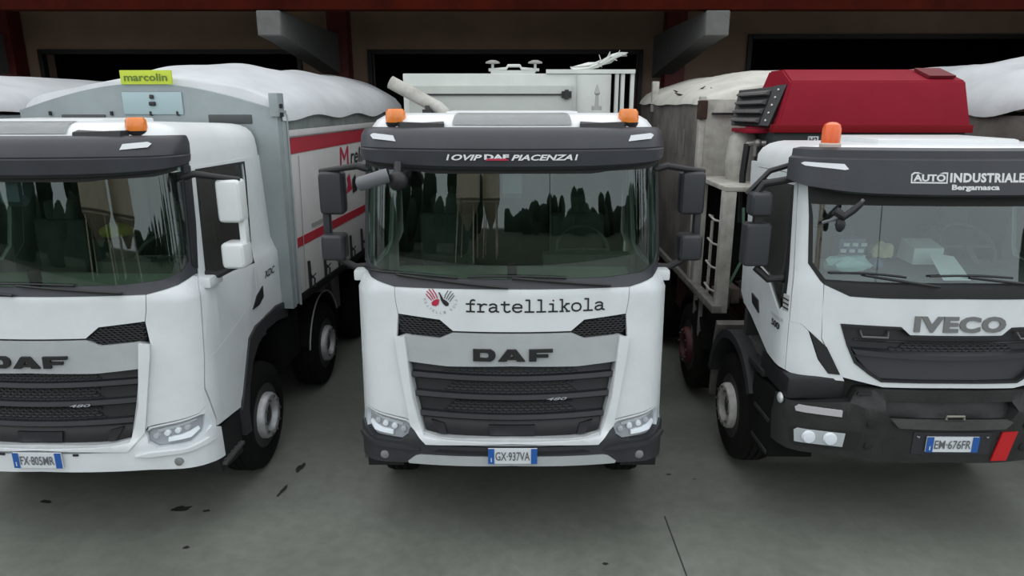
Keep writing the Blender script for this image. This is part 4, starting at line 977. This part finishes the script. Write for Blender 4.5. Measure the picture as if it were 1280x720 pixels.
# platform with posts and ladder between cab and body
e = bmesh.new(); box(e, -1.20, -.72, 2.12, 3.22, 2.57, 2.62, bev=.01); pf = obj('platform', e, beige, right)
for x0, x1, y0, y1 in ((-1.21, -1.08, 2.12, 2.22), (-1.22, -1.12, 3.05, 3.20)):
    obj('platform_post', bx(x0, x1, y0, y1, 1.30, 2.57, bev=.01), beige, pf)
e = bmesh.new()
for z in (1.50, 1.75, 2.0, 2.25): tube(e, [(-1.17, 2.2, z), (-1.22, 2.35, z), (-1.22, 2.55, z + .02), (-1.17, 2.6, z)], .012, 6)
tube(e, [(-1.17, 2.6, 1.40), (-1.17, 2.6, 2.2)], .016, 6); tube(e, [(-1.17, 2.30, 2.30), (-1.17, 2.30, 2.57)], .014, 6)
obj('ladder_rungs', e, beige, pf)
e = bmesh.new(); tube(e, [(-1.1, 2.2, 1.5), (-.95, 2.15, 1.9), (-.98, 2.2, 2.4)], .014, 6); obj('green_hose', e, mat('hose_green', (.10, .20, .14), .6), pf)
e = bmesh.new()
for k in range(7): box(e, -1.1 + .1 * k, -1.0 + .1 * k, 2.3, 2.7, 1.30 + .05 * (k % 3), 1.45 + .07 * (k % 2), bev=.02)
obj('valve_block', e, mat('valve_grime', (.09, .07, .06), .7, var=.6), pf)
for x, y in ((-1.18, 2.75), (-1.18, 3.0)):
    obj('hanging_bar', bx(x - .02, x + .02, y, y + .05, .72, 1.32, bev=.008), mat('bar_grey', (.24, .24, .23), .6, var=.4), right)
e = bmesh.new(); prism(e, [(1.98, 1.22), (2.04, 1.25), (2.10, 1.0), (2.10, .42), (2.05, .42), (2.04, .9)], -1.21, -.80, 'X'); obj('mud_flap', e, mat('flap_grey', (.15, .14, .125), .85, var=.4), right)
arch(right, 3.15, .58, .60, .63, -1.19, -.85, 5, 165, m=under, name='mudguard'); arch(right, 5.7, .58, .60, .63, -1.19, -.85, 5, 165, m=redch, name='mudguard')
obj('red_side_box', bx(-1.10, -.7, 3.8, 4.4, .75, 1.28, bev=.03), redch, right)
# red box with louvres, dark base, valve
rb = bmesh.new()
pr = [(2.20, 3.15), (2.20, 3.225), (2.34, 3.64), (2.75, 3.765), (3.15, 3.765), (3.15, 3.15)]
A = [rb.verts.new((-.74 + (.03 if k == 1 else .16 if k == 2 else .22 if k in (3, 4) else 0), y, z)) for k, (y, z) in enumerate(pr)]
B = [rb.verts.new((1.17 - (.03 if k in (2,) else .05 if k in (3, 4) else 0), y, z)) for k, (y, z) in enumerate(pr)]
rb.faces.new(A); rb.faces.new(B[::-1])
for k in range(6): rb.faces.new((A[k], B[k], B[(k + 1) % 6], A[(k + 1) % 6]))
bmesh.ops.bevel(rb, geom=rb.edges[:], offset=.015, segments=2, affect='EDGES')
red = obj('red_box', rb, redbox, right)
obj('red_lower_strip', bx(-.76, 1.185, 2.175, 2.3, 3.145, 3.222, bev=.006), redbox_d, red)
e = bmesh.new(); hexa(e, [(.80, 2.40, 3.665), (1.06, 2.40, 3.665), (1.06, 2.68, 3.75), (.80, 2.68, 3.75), (.80, 2.38, 3.69), (1.06, 2.38, 3.69), (1.06, 2.68, 3.776), (.80, 2.68, 3.776)]); obj('red_hatch', e, mat('hatch_dark_red', (.13, .006, .012), .6), red)
obj('dark_base', bx(-.74, 1.14, 2.22, 3.1, 2.80, 3.15, bev=.01), darkgreen, red)
SPb = Plane((0, 2.215, 0), (1, 0, 0), (0, 0, 1))
e = bmesh.new(); box(e, -.40, -.30, 2.20, 2.22, 3.035, 3.11); st_ = obj('warning_sticker', e, whiteink, red)
e = wrap(text_bm('H2', -.39, -.31, 3.05, 3.10, bold=.03), Plane((0, 2.198, 0), (1, 0, 0), (0, 0, 1)), 0, 0, 0); obj('sticker_print', e, ink, st_, recalc=False)
obj('red_ledge', bx(-.96, -.60, 2.4, 2.9, 3.13, 3.17, bev=.01), redbox, red)
# louvre panel: four corners, facing left and forward
c = [Vector(p) for p in ((-.92, 2.86, 3.56), (-.58, 2.40, 3.60), (-.76, 2.30, 3.20), (-1.02, 2.72, 3.21))]
def lv(u, v, d=0):   # u across, v down
    p = c[0].lerp(c[1], u).lerp(c[3].lerp(c[2], u), v); n = (c[1] - c[0]).cross(c[3] - c[0]).normalized()
    if n.y > 0: n = -n
    return p + n * d
def quadbar(u0, v0, u1, v1, d0, d1):
    e = bmesh.new(); hexa(e, [lv(u0, v1, d0), lv(u1, v1, d0), lv(u1, v0, d0), lv(u0, v0, d0), lv(u0, v1, d1), lv(u1, v1, d1), lv(u1, v0, d1), lv(u0, v0, d1)]); return e
lp_ = obj('louvre_panel', quadbar(0, 0, 1, 1, -.03, .0), plastic, right)
for k in range(4):
    v0 = .08 + .235 * k; e = bmesh.new()
    hexa(e, [lv(.06, v0 + .14, .0), lv(.70, v0 + .14, .0), lv(.70, v0, .0), lv(.06, v0, .0), lv(.06, v0 + .17, .06), lv(.70, v0 + .17, .06), lv(.70, v0 + .13, .07), lv(.06, v0 + .13, .07)])
    obj('louvre', e, mat('louvre_grey', (.16, .15, .15), .35, .2), lp_)
obj('louvre_rim', quadbar(.76, 0, 1, 1, 0, .02), plastic, lp_)
for k in range(5):
    p = lv(.88, .12 + .19 * k, .025); e = bmesh.new(); bmesh.ops.create_icosphere(e, subdivisions=1, radius=.012, matrix=Matrix.Translation(p)); obj('louvre_bolt', e, whiteink, lp_)
e = bmesh.new(); tube(e, [(-.90, 2.5, 3.02), (-.80, 2.42, 3.03), (-.74, 2.4, 3.03)], .03, 8); tube(e, [(-.84, 2.42, 3.06), (-.84, 2.42, 2.90)], .024, 8); bmesh.ops.create_icosphere(e, subdivisions=2, radius=.045, matrix=Matrix.Translation((-.82, 2.42, 3.03)))
obj('brass_valve', e, mat('valve_grey', (.22, .21, .20), .4, .6), right)
e = bmesh.new(); tube(e, [(-.90, 2.5, 3.02), (-.92, 2.5, 2.7), (-.90, 2.5, 2.2)], .035, 8); tube(e, [(-.80, 2.45, 2.9), (-.82, 2.45, 2.2)], .03, 8); obj('black_hose', e, plastic, right)
e = bmesh.new(); lathe(e, [(2.62, .17), (2.80, .19), (3.05, .17), (3.14, .10)], 16, 'Z', (-.82, 2.85, 0)); obj('filter_canister', e, beige, right)
# items on the right truck's dash
def to_world(x, y, z): 
    return Matrix.Rotation(-.015, 4, 'Z') @ Vector((x, y, z)) + Vector((3.3, 0, 0))
def item(name, bm, m, label, cat):
    for v in bm.verts: v.co = to_world(*v.co)
    return tag(obj(name, bm, m), label, cat)
e = bmesh.new(); box(e, -.66, -.44, .72, .86, 2.15, 2.37, bev=.02)
pk = item('tissue_pack', e, navy, 'navy and white checked pack standing on the right truck dashboard', 'pack')
for i in range(3):
    for j in range(4):
        q = bmesh.new(); x = -.645 + .07 * i + (.02 if j % 2 else 0); box(q, x, x + .045, .712, .722, 2.15 + .052 * j, 2.178 + .052 * j)
        for v in q.verts: v.co = to_world(*v.co)
        obj('white_check', q, papers, pk)
def crumple(cx, cy, cz, rx, ry, rz, seed):
    rnd = random.Random(seed); e = bmesh.new(); bmesh.ops.create_icosphere(e, subdivisions=3, radius=1)
    for v in e.verts:
        k = 1 + .22 * math.sin(v.co.x * 5 + seed) * math.sin(v.co.y * 6 + seed * 2) + .08 * rnd.random()
        v.co = Vector((cx + v.co.x * rx * k, cy + v.co.y * ry * k, cz + max(v.co.z, -.6) * rz * k))
    return e
item('cloth', crumple(-.66, .54, 2.195, .17, .09, .07, 2), teal, 'crumpled pale teal cloth lying on the right truck dashboard', 'cloth')
item('paper_bag', crumple(-.27, .80, 2.25, .09, .07, .07, 5), cream, 'small crumpled cream paper bag beside the checked pack in the right truck', 'bag')
item('small_bundle', crumple(-.40, .62, 2.18, .05, .05, .05, 8), navy, 'small dark bundle between the cloth and the cream bag in the right truck', 'bundle')
e = bmesh.new(); hexa(e, [(-.06, .70, 2.16), (.18, .70, 2.16), (.18, .95, 2.17), (-.06, .95, 2.17), (-.05, .72, 2.29), (.19, .72, 2.29), (.20, .95, 2.33), (-.04, .95, 2.33)])
item('paper_box', e, papers, 'white paper box on the right truck dashboard behind a tilted sheet', 'box')
e = bmesh.new(); hexa(e, [(-.04, .30, 2.13), (.16, .30, 2.13), (.18, .32, 2.13), (-.02, .32, 2.13), (-.0, .60, 2.27), (.20, .58, 2.24), (.20, .60, 2.25), (.0, .62, 2.28)])
item('paper_sheet', e, papers, 'white tilted sheet leaning on the paper box behind the right windscreen', 'paper')

# ================================================================ neighbours beyond the frame edges
def neighbour(cx, label, tm, zt, wave, seed, half=1.25, dark_red=False):
    r = empty('truck', (cx, 0, 0)); tag(r, label, 'truck')
    bd_ = obj('tipper_body', bx(-half, half, 2.4, 7.0, 1.4, 3.30, bev=.02), dirtyg if dark_red else bulk_g, r)
    obj('body_frame', bx(-half - .02, half + .02, 2.33, 2.42, 3.18, 3.30, bev=.01), beige if dark_red else bulk_g, bd_)
    shell_tarp('tarpaulin', r, -half - .03, half + .03, 2.35, 7.0, 3.42, zt, tm, seed=seed, wav=wave, rise=.62, drop=.09)
    chassis(r, 7.0)
    for y in (1.4, 3.4, 5.2, 6.5):
        for sg in (1, -1): make_wheel(r, sg * 1.03, y, sg, style='front' if y < 4 else 'rear')
    return r, bd_
n1, _ = neighbour(-6.95, 'truck at far left edge showing only a white tarpaulin', tarp, 3.78, .012, 21)
n2, b2 = neighbour(6.55, 'truck at far right edge with billowing white tarpaulin over a grey body', tarp, 3.92, .05, 33, dark_red=True)
obj('front_panel', bx(-.75, .8, 2.34, 2.41, 2.5, 3.17, bev=.01), mat('panel_grey', (.22, .22, .21), .5), b2)
obj('dark_red_panel', bx(-1.2, -.8, 2.35, 2.41, 2.6, 2.98, bev=.01), redch, b2)
obj('dark_slot', bx(-1.2, -.8, 2.35, 2.41, 3.0, 3.13, bev=.01), plastic, b2)

# ================================================================ yard behind the camera (seen mirrored in the windscreens)
silom = mat('silo_beige', (.78, .68, .52), .7, var=.15, vscale=1)
silor = mat('silo_band', (.16, .13, .10), .7)
def silo(x, y, r, h, label):
    b = bmesh.new(); lathe(b, [(1.5, .3), (2.9, r), (5.2 + h, r), (5.8 + h, r * .5), (5.9 + h, .01)], 28, 'Z', (x, y, 0)); o = tag(obj('silo', b, silom), label, 'silo', 'cement silos behind the camera')
    for k in range(5):
        b = bmesh.new(); z = 3.0 + k * h / 5; lathe(b, [(z, r + .02), (z, r + .06), (z + .10, r + .06), (z + .10, r + .02)], 28, 'Z', (x, y, 0), close=True); obj('band', b, silor, o)
    for k in range(4):
        a = PI / 4 + k * PI / 2; b = bmesh.new(); tube(b, [(x + r * .9 * math.cos(a), y + r * .9 * math.sin(a), 3.0), (x + r * 1.05 * math.cos(a), y + r * 1.05 * math.sin(a), 0)], .11, 8); obj('leg', b, silom, o)
silo(-8.4, -28, 2.25, 12, 'tall beige cement silo mirrored in the middle windscreen, the left one')
silo(-4.3, -31, 1.75, 11, 'slimmer beige cement silo mirrored in the middle windscreen, right of its twin')
leaf = mat('leaf_dark_green', (.012, .030, .012), .9, var=.5, vscale=2)
bark = mat('bark', (.05, .04, .03), .9)
def blob_tree(x, y, h, w, seed, label):
    rnd = random.Random(seed); b = bmesh.new()
    for k in range(9):
        rr = w * rnd.uniform(.28, .45); c_ = (x + rnd.uniform(-.5, .5) * w, y + rnd.uniform(-.3, .3) * w, h * ((k % 3) * .30 + .12) + rnd.uniform(0, .1) * h); rr = min(rr, h * .36)
        s = len(b.verts); bmesh.ops.create_icosphere(b, subdivisions=3, radius=rr, matrix=Matrix.Translation(c_)); b.verts.ensure_lookup_table()
        for v in b.verts[s:]: v.co += Vector((rnd.uniform(-1, 1), rnd.uniform(-1, 1), rnd.uniform(-1, 1))) * rr * .09
    o = tag(obj('tree', b, leaf, sharp=3), label, 'tree', 'trees around the yard')
    b = bmesh.new(); tube(b, [(x, y, 0), (x, y, h * .6)], .25, 8, r2=.1); obj('trunk', b, bark, o)
def cypress(x, y, h, w, seed, label):
    rnd = random.Random(seed); b = bmesh.new(); lathe(b, [(.4, w * .3), (h * .12, w * .45), (h * .35, w * .5), (h * .6, w * .42), (h * .82, w * .25), (h, .03)] , 18, 'Z', (x, y, 0))
    bmesh.ops.subdivide_edges(b, edges=b.edges[:], cuts=2, use_grid_fill=True)
    for v in b.verts: v.co += Vector((rnd.uniform(-1, 1), rnd.uniform(-1, 1), rnd.uniform(-1, 1))) * w * .07
    o = tag(obj('cypress', b, leaf, sharp=3), label, 'tree', 'cypresses around the yard'); t = bmesh.new(); tube(t, [(x, y, 0), (x, y, h * .3)], .12, 8); obj('trunk', t, bark, o)
T_ = [(-12.5, -33, 5.4, 3.6), (-18.0, -32, 5.0, 3.4), (-24, -30, 4.6, 4.5), (6, -60, 2.9, 7), (15.5, -58, 3.4, 7), (25, -55, 3.9, 7), (35, -50, 3.6, 7), (44, -43, 4.5, 7), (-31, -24, 4.6, 5), (-13, -50, 5, 6), (50, -33, 5, 7)]
desc = ['bushy dark tree left of the silos', 'tall bushy tree beside the silos', 'rounded tree near the yard edge', 'low broad tree across the field', 'wide leafy tree across the field', 'dark round tree behind the lamp post', 'broad dark tree right of the lamp post', 'tall full tree at the far side', 'wide tree at the outer left', 'leafy tree behind the silos', 'wide tree at the outer right']
for k, (x, y, h, w) in enumerate(T_): blob_tree(x, y, h, w, 40 + k, desc[k] + ', mirrored in the windscreens')
cd = ['first', 'second', 'third', 'fourth', 'fifth', 'sixth', 'seventh', 'eighth']
for k, (x, y, h, w) in enumerate([(-30, -18, 5, 2), (-27, -21, 4.6, 1.8), (-34, -13, 6, 2.2), (30, -24, 6.2, 2), (33, -21, 5.4, 1.8), (34, -16, 6.5, 2), (36, -10, 6, 2.2), (-37, -9, 6, 2.2)]):
    cypress(x, y, h, w, 70 + k, 'tall narrow dark cypress, %s from the left of the row mirrored in the windscreens' % cd[sorted(range(8), key=lambda i: [-30, -27, -34, 30, 33, 34, 36, -37][i]).index(k)])
def hedge(x0, y0, x1, y1, h, seed, label):
    rnd = random.Random(seed); b = bmesh.new(); n = 70; d = Vector((x1 - x0, y1 - y0, 0)); nn = Vector((-d.y, d.x, 0)).normalized(); G = []
    for i in range(n + 1):
        p = Vector((x0, y0, 0)) + d * i / n; hh = h * (1 + .25 * math.sin(i * .31 + seed) + .12 * math.sin(i * 1.1) + rnd.uniform(-.07, .07))
        G.append([b.verts.new(p + nn * q * (1 + rnd.uniform(-.1, .1)) + Vector((0, 0, hh * z))) for q, z in ((1.2, 0), (1.4, .45), (.9, .9), (0, 1), (-.9, .9), (-1.4, .45), (-1.2, 0))])
    for i in range(n):
        for j in range(6): b.faces.new((G[i][j], G[i][j + 1], G[i + 1][j + 1], G[i + 1][j]))
    tag(obj('hedge', b, leaf, sharp=3), label, 'hedge')
hedge(-3, -68, 60, -52, 2.4, 3, 'long dark hedge line behind the trees on the right of the yard, mirrored in windscreens')
hedge(-55, -34, -14, -44, 3.2, 6, 'long dark hedge line left of the silos, mirrored in windscreens')
b = bmesh.new(); tube(b, [(9.2, -36, 0), (9.2, -36, 11), (9.6, -36, 11.5), (11.2, -36, 11.7)], .09, 8); lp2 = tag(obj('street_lamp', b, mat('lamp_pole_grey', (.3, .31, .3), .5, .4)), 'grey street lamp post with one arm, mirrored in the middle windscreen', 'lamp')
obj('lamp_head', bx(11.0, 11.7, -36.15, -35.85, 11.6, 11.75, bev=.04), mat('lamp_head_grey', (.25, .25, .25), .5), lp2)
b = bmesh.new(); rnd = random.Random(5)
g = bmesh.ops.create_grid(b, x_segments=40, y_segments=12, size=1)
for v in b.verts: v.co = Vector((v.co.x * 58, -50 + v.co.y * 24, .02))
struct(obj('ground_grass', b, mat('grass', (.035, .055, .02), .95, var=.4, vscale=.5), recalc=False))
for o in bpy.data.objects:
    if o.type == 'MESH' and o.parent is None and 'kind' not in o and 'label' not in o: print('UNTAGGED', o.name)
